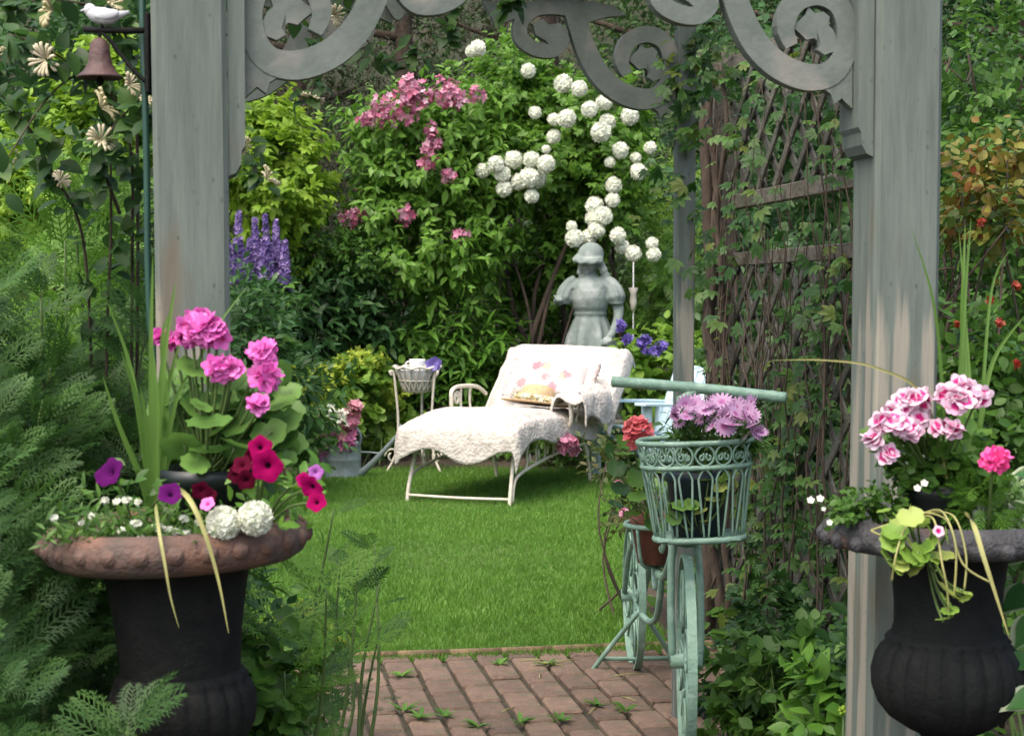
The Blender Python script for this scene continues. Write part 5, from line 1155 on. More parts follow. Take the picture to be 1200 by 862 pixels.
# flowers standing in the watering can
fb = thing('lupin_bunch', 'bunch of pink and violet flower spikes standing in the watering can', 'flowers', wp+[0, 0, .06])
for (a, b_, c_, n) in [((402, 545), (405, 520), (416, 474), 90), ((400, 545), (392, 512), (398, 495), 50), ((396, 545), (378, 520), (362, 478), 60), ((404, 545), (404, 520), (400, 508), 30)]:
    m = MB(); P = np.array(smooth_pts([at(*a, 12.45), at(*b_, 12.4), at(*c_, 12.35)], 10)); tube(m, P, .006, 6); m.build('stem', M['stem'], fb)
    s = rng.random(n)**.8; k = (s*(len(P)-9)+8).astype(int); d = rdir(n); m = MB(); scatter(m, STAR, P[np.clip(k, 0, len(P)-1)]+d*.055*(1.2-s[:, None]*.6), rdir(n), d, .04, np.clip(s*.9+rng.random(n)*.2, 0, 1)); m.build('flower_spike', G['pinkviolet'], fb)
m = MB(); n = 60; P = at(390, 490, 12.35)+rng.normal(size=(n, 3))*[.05, .04, .05]; scatter(m, STAR, P, rdir(n), rdir(n)+[0, -1, 1], .03); tag(m.build('white_froth', G['white'], fb), kind='stuff')
m = MB(); n = 40; P = at(392, 512, 12.4)+rng.normal(size=(n, 3))*[.08, .05, .06]; scatter(m, LEAF_N, P, rdir(n)+[0, 0, .4], rdir(n)+[0, 0, 1], .1); m.build('leaves', G['mid'], fb)

# ------------------------------------------------------------------ right hand side
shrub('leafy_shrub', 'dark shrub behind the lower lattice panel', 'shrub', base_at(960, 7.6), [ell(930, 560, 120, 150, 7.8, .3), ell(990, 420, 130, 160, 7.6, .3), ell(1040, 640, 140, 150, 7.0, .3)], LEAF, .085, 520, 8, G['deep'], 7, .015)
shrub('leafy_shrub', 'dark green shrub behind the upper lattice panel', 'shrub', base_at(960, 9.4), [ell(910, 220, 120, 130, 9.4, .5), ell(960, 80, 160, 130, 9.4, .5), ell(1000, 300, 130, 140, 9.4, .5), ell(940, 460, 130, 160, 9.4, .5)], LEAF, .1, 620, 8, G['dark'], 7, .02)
shrub('leafy_shrub', 'mid green shrub right of the right arbour post', 'shrub', base_at(1160, 7.2), [ell(1150, 90, 70, 110, 7.2, .4), ell(1190, 220, 80, 110, 7.0, .4), ell(1140, 330, 70, 110, 7.1, .4), ell(1220, 420, 90, 130, 7, .4), ell(1150, 520, 90, 130, 7, .4), ell(1110, 200, 50, 80, 7.6, .3)], LEAF, .07, 700, 8, G['mid'], 8, .015)
t = shrub('barberry_shrub', 'loose shrub with red and yellow leaves beside the right post', 'shrub', base_at(1165, 5.2), [ell(1150, 215, 42, 45, 5.2, .2), ell(1175, 265, 40, 40, 5.1, .2), ell(1125, 265, 26, 25, 5.3, .15), ell(1185, 180, 30, 30, 5.2, .15)], LEAF_W, .05, 100, 6, G['autumn'], 7, .008, tl=.12)
t = shrub('columbine_plant', 'dark leaved plant with small red flowers behind the right urn', 'plant', base_at(1160, 4.3), [ell(1160, 420, 60, 60, 4.3, .18), ell(1130, 500, 60, 60, 4.2, .18), ell(1200, 540, 60, 80, 4.2, .18), ell(1150, 620, 80, 80, 4.2, .18)], LEAF_W, .055, 260, 7, G['mid'], 8, .006, stemmat=M['stem'], tl=.12)
for (px, py, r) in [(1172, 377, 8), (1192, 427, 7), (1122, 380, 5), (1160, 352, 6), (1150, 260, 7), (1190, 335, 6)]: cluster(t, 'flower', at(px, py, 4.05), r*.5*4.05/FPX, STAR, 7, .009, G['red'])
# hosta
hs2 = thing('hosta_plant', 'green hosta with pale leaf margins beside the right urn', 'plant', base_at(1215, 3.3))
HT = T_leaf(.62, shape=(0, .5, .8, .97, 1, .92, .75, .45, .2, 0), fold=.14, droop=.3)
HTm = leafmat('hosta_margin_leaf', [(.5, .52, .36), (.55, .55, .4)], .25, .4)
for (px, py, dx, dz, s, D) in [(1215, 640, -1, -.2, .12, 3.1), (1220, 690, -1, -.25, .13, 3.0), (1225, 720, -.8, -.5, .12, 2.95), (1212, 770, -.9, -.1, .1, 2.9), (1220, 600, -.9, .25, .11, 3.15), (1230, 815, -1, .0, .12, 2.85), (1225, 560, -.8, .3, .1, 3.2)]:
    p = at(px, py, D); one_leaf(hs2, HT, p+[0, .012, -.004], (dx, -.35, dz), (-.25, -.6, .8), s*.75, HTm, 'leaf_margin'); one_leaf(hs2, HT, p, (dx, -.35, dz), (-.25, -.6, .8), s*.67, G['hosta'], 'leaf')
    m = MB(); tube(m, smooth_pts([wloc(hs2), (wloc(hs2)+p)*.5+[.03, 0, .05], p], 4), .004, 5); m.build('stalk', M['stem'], hs2)
# creeper on the lattice side
cv = thing('creeper_vine', 'tangled green creeper with dead brown stems over the lattice', 'vine', FN(.9, 0, -.1))
n = 620; bb = .0+1.8*rng.random(n); zz = .1+2.2*rng.random(n); P = np.array([FN(b, z, -.035-abs(rng.normal())*.06) for b, z in zip(bb, zz)])
dens = .5+.5*np.sin(bb*6+zz*4)+.3*np.sin(zz*7-bb*3); keep = rng.random(n) < np.clip(dens+.1, .12, 1); P = P[keep]
ex = [((905, 500), 70), ((930, 560), 70), ((950, 470), 40), ((800, 130), 46), ((820, 80), 46), ((850, 50), 30), ((790, 220), 24), ((870, 150), 24), ((980, 330), 22), ((985, 160), 22), ((900, 620), 50), ((840, 580), 26), ((880, 680), 40), ((960, 640), 30), ((800, 60), 24), ((815, 300), 18)]
for (c, k) in ex:
    D = min(6.6, 4.9+(1031-c[0])/190*1.7) if c[0] > 835 else 5.2; q = at(c[0], c[1], D); P = np.r_[P, q+rng.normal(size=(k, 3))*[.05, .07, .09]]
n = len(P); X = np.c_[-.5+rng.normal(size=n)*.6, -.6+rng.normal(size=n)*.5, -.45+rng.normal(size=n)*.4]; N = np.c_[-.7+rng.normal(size=n)*.4, -.6+rng.normal(size=n)*.4, .7+rng.normal(size=n)*.3]
m = MB(); scatter(m, PALM5, P, X, N, (.03+.024*rng.random(n))*(1+.15*(P[:, 1] > 5.6)), np.clip(rng.random(n)**1.6, 0, 1)); tag(m.build('leaves', G['vine'], cv), kind='stuff')
m = MB()
for i in range(60):
    b = .02+1.75*rng.random(); z = .05+1.0*rng.random(); pts = []; a = -.035-.06*rng.random(); L_ = .4+1.2*rng.random()
    for q in range(9): pts.append(FN(np.clip(b, 0, 1.8), min(z, 2.3), min(a+rng.normal()*.012, -.03))); b += rng.normal()*.035; z += L_/8; a += rng.normal()*.01
    tube(m, smooth_pts(pts, 2), [.003+.002*rng.random(), .0013], 4)
tag(m.build('dead_twigs', M['twig'], cv), kind='stuff')
for (b, sc) in ((1.7, .034), (1.62, .022), (1.5, .014)):
    m = MB(); pts = [FN(b+rng.normal()*.03, z, -.07+rng.normal()*.012) for z in np.linspace(0, 2.2, 12)]; tube(m, smooth_pts(pts, 4), [sc, sc*.8, sc*.6], 8); m.build('main_stem', M['bark'], cv)
# weeds at the foot of the lattice
for (px, D, ys, rx, ry, mt, T, ll, lb) in [(885, 4.9, 800, 50, 60, 'mid', PALM5, .07, 'green weed with divided leaves at the foot of the bicycle planter'), (930, 4.7, 785, 55, 60, 'mid', LEAF_W, .07, 'broad leaved green weed below the lattice rail'), (975, 4.3, 830, 50, 60, 'bright', LEAF, .09, 'long leaved green weed beside the right post foot'), (850, 5.3, 835, 40, 40, 'dark', PALM3, .06, 'small dark weed on the path edge near the bicycle wheel'), (905, 5.5, 740, 50, 60, 'dark', PALM5, .06, 'dark creeping plant under the lattice'), (1010, 4.3, 770, 30, 60, 'dark', LEAF, .07, 'dark weed growing behind the right arbour post')]:
    shrub('weed_plant', lb, 'weed', base_at(px, D), [ell(px, ys, rx, ry, D, .12), ell(px, ys+60, rx, ry, D, .12)], T, ll, 70, 6, G[mt], 5, .004, stemmat=M['stem'], tl=.1)
t = thing('buttercup', 'tiny yellow flower beside the right post foot', 'flower', base_at(985, 3.7)); m = MB(); q = at(989, 833, 3.55); tube(m, [wloc(t), q], .0025, 5); m.build('stem', M['stem'], t); cluster(t, 'flower_head', q, .006, STAR, 8, .01, G['gold'])
# sprigs of weed between the bricks
for (px, py) in [(398, 838), (473, 841), (492, 850), (522, 848), (657, 853), (610, 855), (470, 800), (585, 786), (700, 835), (735, 842), (640, 786), (560, 860)]:
    b = gp(px, py); t = thing('path_weed', 'small green weed tuft growing in the brick joints', 'weed', b, 'weed tufts in the brick path'); n = 14
    m = MB(); a = rng.random(n)*6.28; X = np.c_[np.cos(a), np.sin(a), .35+.5*rng.random(n)]; scatter(m, LEAF_N, np.tile(b+[0, 0, .022], (n, 1)), X, np.tile([0, 0, 1.], (n, 1)), .035+.03*rng.random(n)); m.build('leaves', G['bright'], t)
# fallen straw bits on the path
for (px, py, a, l) in [(645, 785, .5, .12), (660, 788, 2.6, .1), (632, 803, 1.5, .07), (588, 843, .9, .06), (375, 826, .2, .06), (690, 845, 1.2, .08), (720, 800, .3, .1), (610, 782, .1, .09), (745, 830, 2.2, .07)]:
    b = gp(px, py); m = MB(); d = np.array([math.cos(a), math.sin(a), 0])*l; tube(m, [b+[0, 0, .026], b+d*.5+[0, 0, .03], b+d+[0, 0, .026]], .002, 5)
    tag(m.build('dry_twig', M['drystem'], loc=b), 'dry straw coloured twig lying on the brick path', 'twig', 'dry twigs on the brick path')
# low ground cover in the beds
n = 26000; y = 3.2+15*rng.random(n); x = (rng.random(n)*2-1)*(.42*y+1.2); Pp = np.stack([x, y], 1)
pathpoly = [AR(-.3, -4)[:2], AR(1.75, -4)[:2], AR(1.75, 3.1)[:2], AR(-.3, 3.1)[:2]]
ok = ~in_poly(Pp, [tuple(q) for q in (c0+(lp-c0)*1.03)]) & ~in_poly(Pp, pathpoly); Pp = Pp[ok]; n = len(Pp)
P = np.c_[Pp, [gz(a, b) for a, b in Pp]]+np.c_[np.zeros((n, 2)), .02+.1*rng.random(n)]; X = np.c_[rng.normal(size=(n, 2)), np.full(n, .4)]
m = MB(); scatter(m, LEAF_W, P, X, np.tile([0, 0, 1.], (n, 1))+rdir(n)*.4, .05+.06*rng.random(n)); tag(m.build('ground_cover', G['mid']), 'low leafy ground cover in the flower beds', 'ground cover', kind='stuff')

# ------------------------------------------------------------------ feathery plants at the left
def feathery(px, D, ztop, n, mat, ll, label, lean=(0, 0), grp='feathery plants massed beside the left urn', T=FEATHER, name='cosmos_plant', r=.16, zlo=.25):
    b = base_at(px, D); t = thing(name, label, 'plant', b, grp)
    m = MB(); ns = 3; allP = []; allX = []
    for s in range(ns):
        top = b+np.array([lean[0]+rng.normal()*.06, lean[1]+rng.normal()*.06, ztop-.12*s-rng.random()*.08]); p0 = b+[rng.normal()*.04, rng.normal()*.04, 0]
        C = np.array(smooth_pts([p0, p0*.5+top*.5+rng.normal(size=3)*.03, top], 8)); tube(m, C, [.007, .005, .002], 6)
        k = n//ns; s_ = zlo+(1-zlo)*rng.random(k)**.85; idx = s_*(len(C)-1); i0 = np.clip(idx.astype(int), 0, len(C)-2); P = C[i0]+(C[i0+1]-C[i0])*(idx-i0)[:, None]
        a = rng.random(k)*6.283; X = np.c_[np.cos(a), np.sin(a), .25+.9*s_**3+rng.normal(size=k)*.25]; off = np.c_[np.cos(a), np.sin(a), np.zeros(k)]*(r*.5*rng.random(k)*(1.1-.7*s_**2))[:, None]
        allP.append(P+off); allX.append(X)
    m.build('stem', M['stem'], t); P = np.concatenate(allP); X = np.concatenate(allX); k = len(P)
    m = MB(); scatter(m, T, P, X, np.tile([0, -.35, 1.], (k, 1))+rdir(k)*.5, ll*(.6+.7*rng.random(k))); tag(m.build('leaves', mat, t), kind='stuff'); return t
LB = 'dark green feathery leaved plant massed beside the left urn'
for (px, D, zt_, n) in [(-60, 2.9, 1.34, 120), (-10, 3.15, 1.42, 130), (40, 3.3, 1.42, 140), (85, 3.35, 1.38, 140), (125, 3.4, 1.33, 130), (150, 3.5, 1.28, 110), (5, 3.05, 1.22, 130), (55, 3.15, 1.24, 130), (-50, 2.65, 1.15, 120), (95, 3.2, 1.18, 120), (140, 3.3, 1.1, 110), (-120, 3.1, 1.4, 100)]:
    feathery(px, D, zt_, int(n*1.9), G['feather'], .092, LB, r=.22)
for (px, D, zt_, n) in [(-40, 2.5, .93, 120), (5, 2.45, .83, 110), (40, 2.45, .76, 90), (-60, 2.3, .85, 100), (75, 2.42, .68, 70)]:
    feathery(px, D, zt_, int(n*1.0), G['feather'], .085, 'green feathery leaved plant standing before the left urn', r=.14, zlo=.4, grp='feathery plants in front of the left urn')
feathery(60, 3.9, 1.72, 150, G['fennel'], .16, 'soft bright green fennel rising above the dark feathery plants', T=FEATHER, grp=None, name='fennel_plant', r=.25, zlo=.4)
feathery(115, 4.2, 1.6, 130, G['fennel'], .14, 'soft green fennel near the left arbour post', T=FEATHER, grp=None, name='fennel_plant', r=.2, zlo=.4)
feathery(330, 4.0, .88, 30, G['feather'], .075, 'slender feathery seedling beside the left urn over the lawn', r=.1, lean=(.12, 0), grp=None, zlo=.3)
feathery(420, 4.6, .7, 22, G['feather'], .08, 'slim feathery seedling at the corner of lawn and path', r=.08, lean=(.06, 0), grp=None, zlo=.4)
feathery(365, 4.4, .66, 22, G['feather'], .08, 'small feathery seedling rising from the lime green froth', r=.08, lean=(.05, 0), grp=None, zlo=.4)
feathery(300, 3.6, .8, 60, G['fennel'], .11, 'bright feathery plant behind the left urn', r=.1, lean=(.06, 0), grp=None, zlo=.3)
# foliage right of the left urn
for (px, py, rx, ry, D, mt, T, ll, k, lb) in [(305, 800, 36, 55, 3.6, 'mid', xf(ROUND), .06, 60, 'green scallop leaved plant right of the left urn'), (300, 720, 35, 70, 3.7, 'dark', LEAF, .05, 60, 'dark leafy plant tucked behind the left urn'), (355, 745, 50, 45, 4.6, 'bright', LEAF_W, .05, 90, 'bright leafy plant spilling over the path corner'), (280, 620, 40, 60, 3.9, 'mid', LEAF_N, .07, 60, 'green plant behind the two white blooms')]:
    t = shrub('leafy_plant', lb, 'plant', base_at(px, D), [ell(px, py, rx, ry, D, .15), ell(px-10, py+70, rx, ry, D, .15)], T, ll, k, 6, G[mt], 6, .004, stemmat=M['stem'], tl=.11)
t = shrub('ladys_mantle', 'lime green frothy plant at the corner of the brick path', 'plant', base_at(350, 4.9), [ell(340, 750, 42, 26, 4.9, .15), ell(385, 770, 20, 14, 4.9, .1)], xf(ROUND), .05, 50, 5, G['lime'], 6, .004, stemmat=M['stem'], tl=.1)
P, Dd = crown_pts([ell(340, 745, 45, 30, 4.85, .16), ell(380, 745, 30, 18, 4.85, .1), ell(350, 715, 34, 14, 4.9, .1)], 420, (.4, 1), .2); m = MB(); scatter(m, STAR, P, rdir(len(P)), Dd, .011); tag(m.build('flower_froth', G['alch'], t), kind='stuff')

# ------------------------------------------------------------------ honeysuckle over the arbour
hv = thing('honeysuckle_vine', 'honeysuckle with cream flowers climbing the left of the arbour', 'vine', AR(-.12, .5))
HL = T_leaf(.6, fold=.1, droop=.2, shape=(0, .55, .9, 1, .8, .45, 0))
m = MB(); mt_ = MB(); n = 0
sprays = [[(120, 700, 3.4), (125, 400, 3.4), (130, 250, 3.35), (120, 120, 3.3), (60, 60, 3.2), (10, 40, 3.2)], [(150, 700, 3.5), (155, 300, 3.4), (150, 160, 3.3), (110, 90, 3.25), (60, 110, 3.2), (0, 200, 3.15)], [(110, 600, 3.5), (100, 300, 3.4), (60, 200, 3.3), (20, 130, 3.3), (-30, 90, 3.3)], [(160, 500, 3.5), (160, 150, 3.4), (140, 30, 3.35), (60, 0, 3.3), (-20, 20, 3.3)],
          [(150, 140, 3.4), (250, -40, 3.6), (330, -30, 3.8), (370, 60, 3.7), (365, 110, 3.65)], [(250, -40, 3.8), (380, -30, 4.2), (420, 30, 4.3), (450, 70, 4.25), (500, 60, 4.3)], [(260, -30, 4.3), (285, 60, 4.4), (283, 160, 4.3), (305, 210, 4.25)], [(380, -40, 4.5), (500, -30, 4.6), (520, 20, 4.5), (525, 45, 4.5)], [(400, -60, 4.4), (590, -40, 4.6), (605, 0, 4.5), (590, 6, 4.5)], [(140, 250, 3.3), (120, 180, 3.2), (150, 130, 3.2), (168, 140, 3.15)]]
for sp_ in sprays:
    C = np.array(smooth_pts([at(*q) for q in sp_], 8)); tube(m, C, [.004, .0025, .0015], 5); k = int(len(C)*2.2)
    i = rng.integers(4, len(C), k); P = C[i]+rng.normal(size=(k, 3))*.012; X = rdir(k)+[0, -.3, -.1]; scatter(mt_, HL, P, X, np.tile([0, -.6, 1.], (k, 1))+rdir(k)*.5, .034+.024*rng.random(k))
k = 170; P = np.array([at(rng.uniform(-40, 165), rng.uniform(-30, 230), rng.uniform(3.3, 3.9)) for _ in range(k)]); P = P[wob(P, 9, 1) > -.1]; k = len(P); scatter(mt_, HL, P, rdir(k)+[0, -.3, 0], np.tile([0, -.5, 1.], (k, 1))+rdir(k)*.6, .03+.022*rng.random(k))
k = 1100; P = np.array([AR(rng.uniform(-.3, WID+.3), rng.uniform(-.15, DEP+.2), 2.45+rng.random()*.2) for _ in range(k)]); scatter(mt_, HL, P, rdir(k), np.tile([0, 0, 1.], (k, 1))+rdir(k)*.5, .05+.03*rng.random(k))
tag(mt_.build('leaves', G['honey'], hv), kind='stuff'); m.build('stems', M['twig'], hv)
tubeT = MB()
def T_honey():
    ts = []
    for i in range(15):
        a = i*2.4; el = .3+.1*(i % 4); d = np.array([math.cos(a)*math.cos(el), math.sin(a)*math.cos(el), math.sin(el)]); mm = MB()
        P = [d*.1, d*.5+[0, 0, .06], d*.85+[0, 0, .06], d*1.05+[0, 0, -.02], d*1.08+[0, 0, -.14]]; tube(mm, P, [.05, .06, .11, .1, .05], 5)
        ts.append((np.concatenate(mm.v), mm.f, np.linspace(0, 1, len(np.concatenate(mm.v)))))
    return merge(ts)
HON = T_honey()
for (px, py, D, r) in [(62, 12, 3.2, 22), (55, 70, 3.18, 20), (118, 126, 3.2, 22), (172, 120, 3.15, 10), (118, 165, 3.18, 18), (70, 212, 3.15, 12), (150, 100, 3.2, 15), (128, 5, 3.25, 16), (8, 60, 3.2, 8), (365, 112, 3.64, 15), (426, 48, 4.2, 19), (391, 18, 4.1, 13), (312, 210, 4.2, 16), (284, 170, 4.25, 11), (22, 185, 3.2, 9)]:
    c = at(px, py, D); one_leaf(hv, HON, c, rdir(1)[0], (rng.normal(), -.35, .15+rng.normal()*.5), r*D/FPX, G['cream'], 'flower_head')

# ------------------------------------------------------------------ planting of the left urn
zsL = zr-.005
gp0 = at(240, 560, 2.80); gp0[2] = zsL
gL = pot('flower_pot', 'dark plastic pot set in the rusty rimmed urn', gp0-[0, 0, .05], .055, .073, .155, M['pot'])
ge = thing('geranium', 'geranium with hot pink flowers in the rusty rimmed urn', 'geranium', gp0+[0, 0, .09])
def gera_leaf(par, px, py, D, r, base, mat, tilt=(0, -.95, .45), nm='leaf'):
    c = at(px, py, D); X = np.array([c[0]-base[0], -.25, -.1+rng.normal()*.15]); X /= np.linalg.norm(X); s = 2*r*D/FPX
    one_leaf(par, ROUND, c-X*s*.5, X+rng.normal(size=3)*.15, np.array(tilt)+rng.normal(size=3)*.22, s, mat, nm)
    m = MB(); tube(m, smooth_pts([base, (base+c)*.5+[0, 0, -.02], c], 3), .0022, 5); m.build('stalk', M['stem'], par)
GB = gp0+[0, 0, .09]
for (px, py, r, D) in [(244, 500, 27, 2.7), (235, 477, 15, 2.72), (272, 452, 26, 2.78), (225, 438, 22, 2.76), (205, 470, 22, 2.8), (330, 475, 24, 2.78), (318, 505, 22, 2.74), (296, 452, 22, 2.8), (340, 460, 18, 2.84), (280, 500, 26, 2.76), (250, 535, 24, 2.72), (215, 520, 24, 2.74), (292, 530, 24, 2.75), (262, 480, 20, 2.8), (310, 440, 18, 2.84), (200, 500, 20, 2.85), (300, 480, 22, 2.86), (245, 460, 24, 2.88), (275, 525, 22, 2.7), (230, 545, 18, 2.7), (330, 500, 20, 2.86), (215, 455, 20, 2.86), (255, 430, 18, 2.86), (345, 490, 14, 2.8), (190, 480, 18, 2.82)]:
    gera_leaf(ge, px, py, D, r, GB, G['gera'])
for k in range(34): gera_leaf(ge, rng.uniform(195, 345), rng.uniform(440, 545), rng.uniform(2.76, 2.9), rng.uniform(14, 24), GB, G['gera'])
for (px, py, r, D) in [(225, 385, 16, 2.74), (245, 388, 18, 2.73), (235, 378, 15, 2.78), (215, 393, 10, 2.76), (255, 395, 12, 2.74), (308, 414, 16, 2.74), (312, 442, 17, 2.72), (306, 476, 10, 2.70), (256, 432, 11, 2.72), (268, 432, 8, 2.73), (186, 398, 8, 2.8), (203, 397, 6, 2.8), (273, 432, 6, 2.72)]:
    c = at(px, py, D); cluster(ge, 'flower_head', c, r*.8*D/FPX, FLORET5, max(7, int(r*1.0)), .017, G['hotpink'], (1, .8, .85), (0, -.7, .35), front=(0, -.5, .2))
    m = MB(); tube(m, smooth_pts([GB, (GB+c)*.5+[0, 0, -.01], c], 3), .0025, 5); m.build('stalk', M['stem'], ge)
n = 130; P = np.array([at(rng.uniform(195, 335), rng.uniform(470, 560), rng.uniform(2.8, 2.95)) for _ in range(n)]); m = MB(); scatter(m, ROUND, P, rdir(n)+[0, -.3, 0], np.tile([0, -.8, .5], (n, 1))+rdir(n)*.4, .03+.03*rng.random(n)); tag(m.build('inner_leaves', G['gera'], ge), kind='stuff')
# spike grass
sg = thing('spike_plant', 'upright green grassy spike plant in the rusty rimmed urn', 'plant', np.array([at(182, 600, 2.76)[0], 2.76, zsL]))
def strap(par, pts, wd, mat, name='blade', D0=None):
    C = np.array(smooth_pts([at(*p) for p in pts], 6)); n = len(C); T = np.gradient(C, axis=0); S = np.cross(T, np.array([0, 1., 0])); S /= np.linalg.norm(S, axis=1)[:, None]+1e-9
    s = np.linspace(0, 1, n); W_ = wd*(.5+.5*np.minimum(1, s*4))*(1-s**2.5*.96); fold = np.array([0, -1., 0])
    A = C-S*W_[:, None]/2; B = C+S*W_[:, None]/2; Md = C-fold*W_[:, None]*.25; V = np.concatenate([A, Md, B]); F = []
    for i in range(n-1): F += [[i, i+1, n+i+1, n+i], [n+i, n+i+1, 2*n+i+1, 2*n+i]]
    m = MB(); m.add(V, F, rng.random(), np.r_[s, s, s]); return m.build(name, mat, par)
for pts, w_ in [([(182, 605, 2.75), (184, 520, 2.74), (192, 420, 2.73), (206, 330, 2.72)], .014), ([(180, 605, 2.77), (178, 500, 2.77), (177, 400, 2.76), (179, 300, 2.75)], .011), ([(178, 605, 2.76), (172, 540, 2.74), (158, 460, 2.7), (142, 412, 2.66)], .012), ([(176, 605, 2.75), (165, 560, 2.72), (140, 500, 2.66), (120, 440, 2.62)], .011), ([(184, 605, 2.78), (190, 530, 2.78), (196, 460, 2.78), (212, 395, 2.78)], .013), ([(182, 605, 2.74), (181, 540, 2.73), (183, 470, 2.72), (178, 400, 2.71)], .015), ([(186, 605, 2.76), (192, 540, 2.76), (206, 470, 2.76), (226, 430, 2.76)], .011), ([(178, 605, 2.8), (165, 500, 2.8), (150, 420, 2.8), (124, 350, 2.78)], .01), ([(186, 605, 2.77), (195, 500, 2.77), (190, 400, 2.76), (200, 365, 2.76)], .01), ([(180, 605, 2.72), (176, 550, 2.7), (172, 500, 2.68), (165, 455, 2.66)], .012), ([(184, 600, 2.8), (215, 470, 2.8), (250, 390, 2.82), (290, 335, 2.84)], .007)]:
    strap(sg, pts, w_, G['blade'])
for pts, w_ in [([(190, 600, 2.70), (205, 575, 2.6), (222, 585, 2.52), (240, 625, 2.5), (256, 680, 2.5), (268, 742, 2.5)], .009), ([(184, 600, 2.70), (182, 590, 2.62), (186, 620, 2.54), (193, 660, 2.52), (200, 700, 2.52), (210, 736, 2.52)], .006)]:
    strap(sg, pts, w_, M['drystem'], 'dry_blade')
# petunias
def petunia(par, px, py, r, D, mat, N=(0, -1, .3), name='flower'):
    c = at(px, py, D); V = [(0, 0, -.5)]; t = [0]; F = []; n = 30
    for (k, z, tt) in ((.14, -.3, .15), (.3, -.08, .4), (.7, .06, .7), (1.0, .02, 1.0)):
        for i in range(n):
            th = 2*math.pi*i/n; q = k*(1+(.09*math.cos(5*th) if k > .5 else 0)); V.append((q*math.cos(th), q*math.sin(th), z+(.05*math.sin(10*th) if k == 1 else 0))); t.append(tt)
    for i in range(n):
        j = (i+1) % n; F.append([0, 1+i, 1+j])
        for b in range(3): F.append([1+b*n+i, 1+(b+1)*n+i, 1+(b+1)*n+j, 1+b*n+j])
    return one_leaf(par, pack(V, F, t), c, (1, rng.normal()*.2, rng.normal()*.4), np.array(N)+rng.normal(size=3)*.1, r*D/FPX, mat, name)
pt = thing('petunia', 'petunia with cerise and wine red blooms in the rusty rimmed urn', 'petunia', np.array([at(300, 600, 2.7)[0], 2.72, zsL]))
for (px, py, r, D, mt) in [(313, 546, 19, 2.58, 'cerise'), (305, 524, 14, 2.62, 'cerise'), (365, 571, 15, 2.56, 'cerise'), (371, 588, 12, 2.55, 'cerise'), (356, 562, 9, 2.58, 'cerise'), (284, 545, 12, 2.62, 'wine'), (288, 562, 12, 2.6, 'wine'), (276, 556, 10, 2.62, 'wine'), (236, 575, 12, 2.58, 'wine'), (243, 590, 9, 2.56, 'hotpink'), (245, 580, 9, 2.58, 'wine'), (370, 553, 9, 2.58, 'pinkviolet'), (296, 532, 9, 2.64, 'wine')]:
    petunia(pt, px, py, r, D, G[mt], (rng.normal()*.4, -1, .25+rng.normal()*.3))
m = MB()
for (px, py, D) in [(313, 546, 2.6), (305, 524, 2.64), (365, 571, 2.58), (371, 588, 2.57), (284, 545, 2.64), (236, 575, 2.6), (356, 562, 2.6)]:
    c = at(px, py, D); b = np.array([at(300 if px > 270 else 240, 605, 2.68)[0], 2.68, zsL]); tube(m, smooth_pts([b, (b+c)*.5+[0, 0, .02], c], 4), .0022, 5)
m.build('stems', M['stem'], pt)
n = 90; P = np.array([at(rng.uniform(270, 375), rng.uniform(540, 625), rng.uniform(2.6, 2.8)) for _ in range(n)]); P = P[P[:, 2] > zsL-.0]; n = len(P); m = MB(); scatter(m, LEAF, P, rdir(n), np.tile([0, -.5, 1.], (n, 1))+rdir(n)*.5, .022+.016*rng.random(n)); tag(m.build('leaves', G['bright'], pt), kind='stuff')
pp = thing('petunia', 'petunia with deep purple blooms in the rusty rimmed urn', 'petunia', np.array([at(150, 600, 2.7)[0], 2.72, zsL]))
for (px, py, r, D) in [(129, 553, 18, 2.6), (200, 578, 15, 2.56), (122, 556, 12, 2.61)]: petunia(pp, px, py, r, D, G['purple'], (rng.normal()*.3, -.8, .7))
m = MB()
for (px, py, D) in [(129, 553, 2.62), (200, 578, 2.58)]: c = at(px, py, D); b = np.array([at(160, 605, 2.68)[0], 2.68, zsL]); tube(m, smooth_pts([b, (b+c)*.5+[0, 0, .02], c], 4), .0022, 5)
m.build('stems', M['stem'], pp); n = 40; P = at(160, 585, 2.65)+rng.normal(size=(n, 3))*[.05, .03, .02]; m = MB(); scatter(m, LEAF, P, rdir(n), np.tile([0, -.5, 1.], (n, 1))+rdir(n)*.5, .028); tag(m.build('leaves', G['mid'], pp), kind='stuff')
# alyssum carpet
al = thing('alyssum', 'low green alyssum with tiny white flowers along the rusty rim', 'alyssum', np.array([at(150, 630, 2.62)[0], 2.63, zsL]))
n = 900; P = np.array([at(rng.uniform(68, 262), 0, 1)*0+np.array([at(rng.uniform(66, 262), 600, 2.65)[0], rng.uniform(2.56, 2.78), zsL+.005+abs(rng.normal())*.022]) for _ in range(n)]); m = MB(); X = rdir(n)+[0, -.2, .5]; scatter(m, LEAF_N, P, X, np.tile([0, -.4, 1.], (n, 1))+rdir(n)*.5, .016+.012*rng.random(n)); tag(m.build('leaves', G['mid'], al), kind='stuff')
for (px, py, r) in [(63, 606, 4), (160, 613, 7), (186, 617, 8), (165, 629, 4), (207, 623, 5), (215, 608, 6), (218, 624, 4), (197, 620, 5), (123, 586, 5), (137, 587, 4), (148, 585, 5), (162, 588, 3), (107, 604, 3), (232, 612, 4), (142, 621, 4), (95, 612, 3)]:
    c = at(px, py, 2.585); cluster(al, 'flower_head', c, r*2.585/FPX, STAR, 16, .0042, G['white'], (.85, .85, .5), (0, -.3, .6))
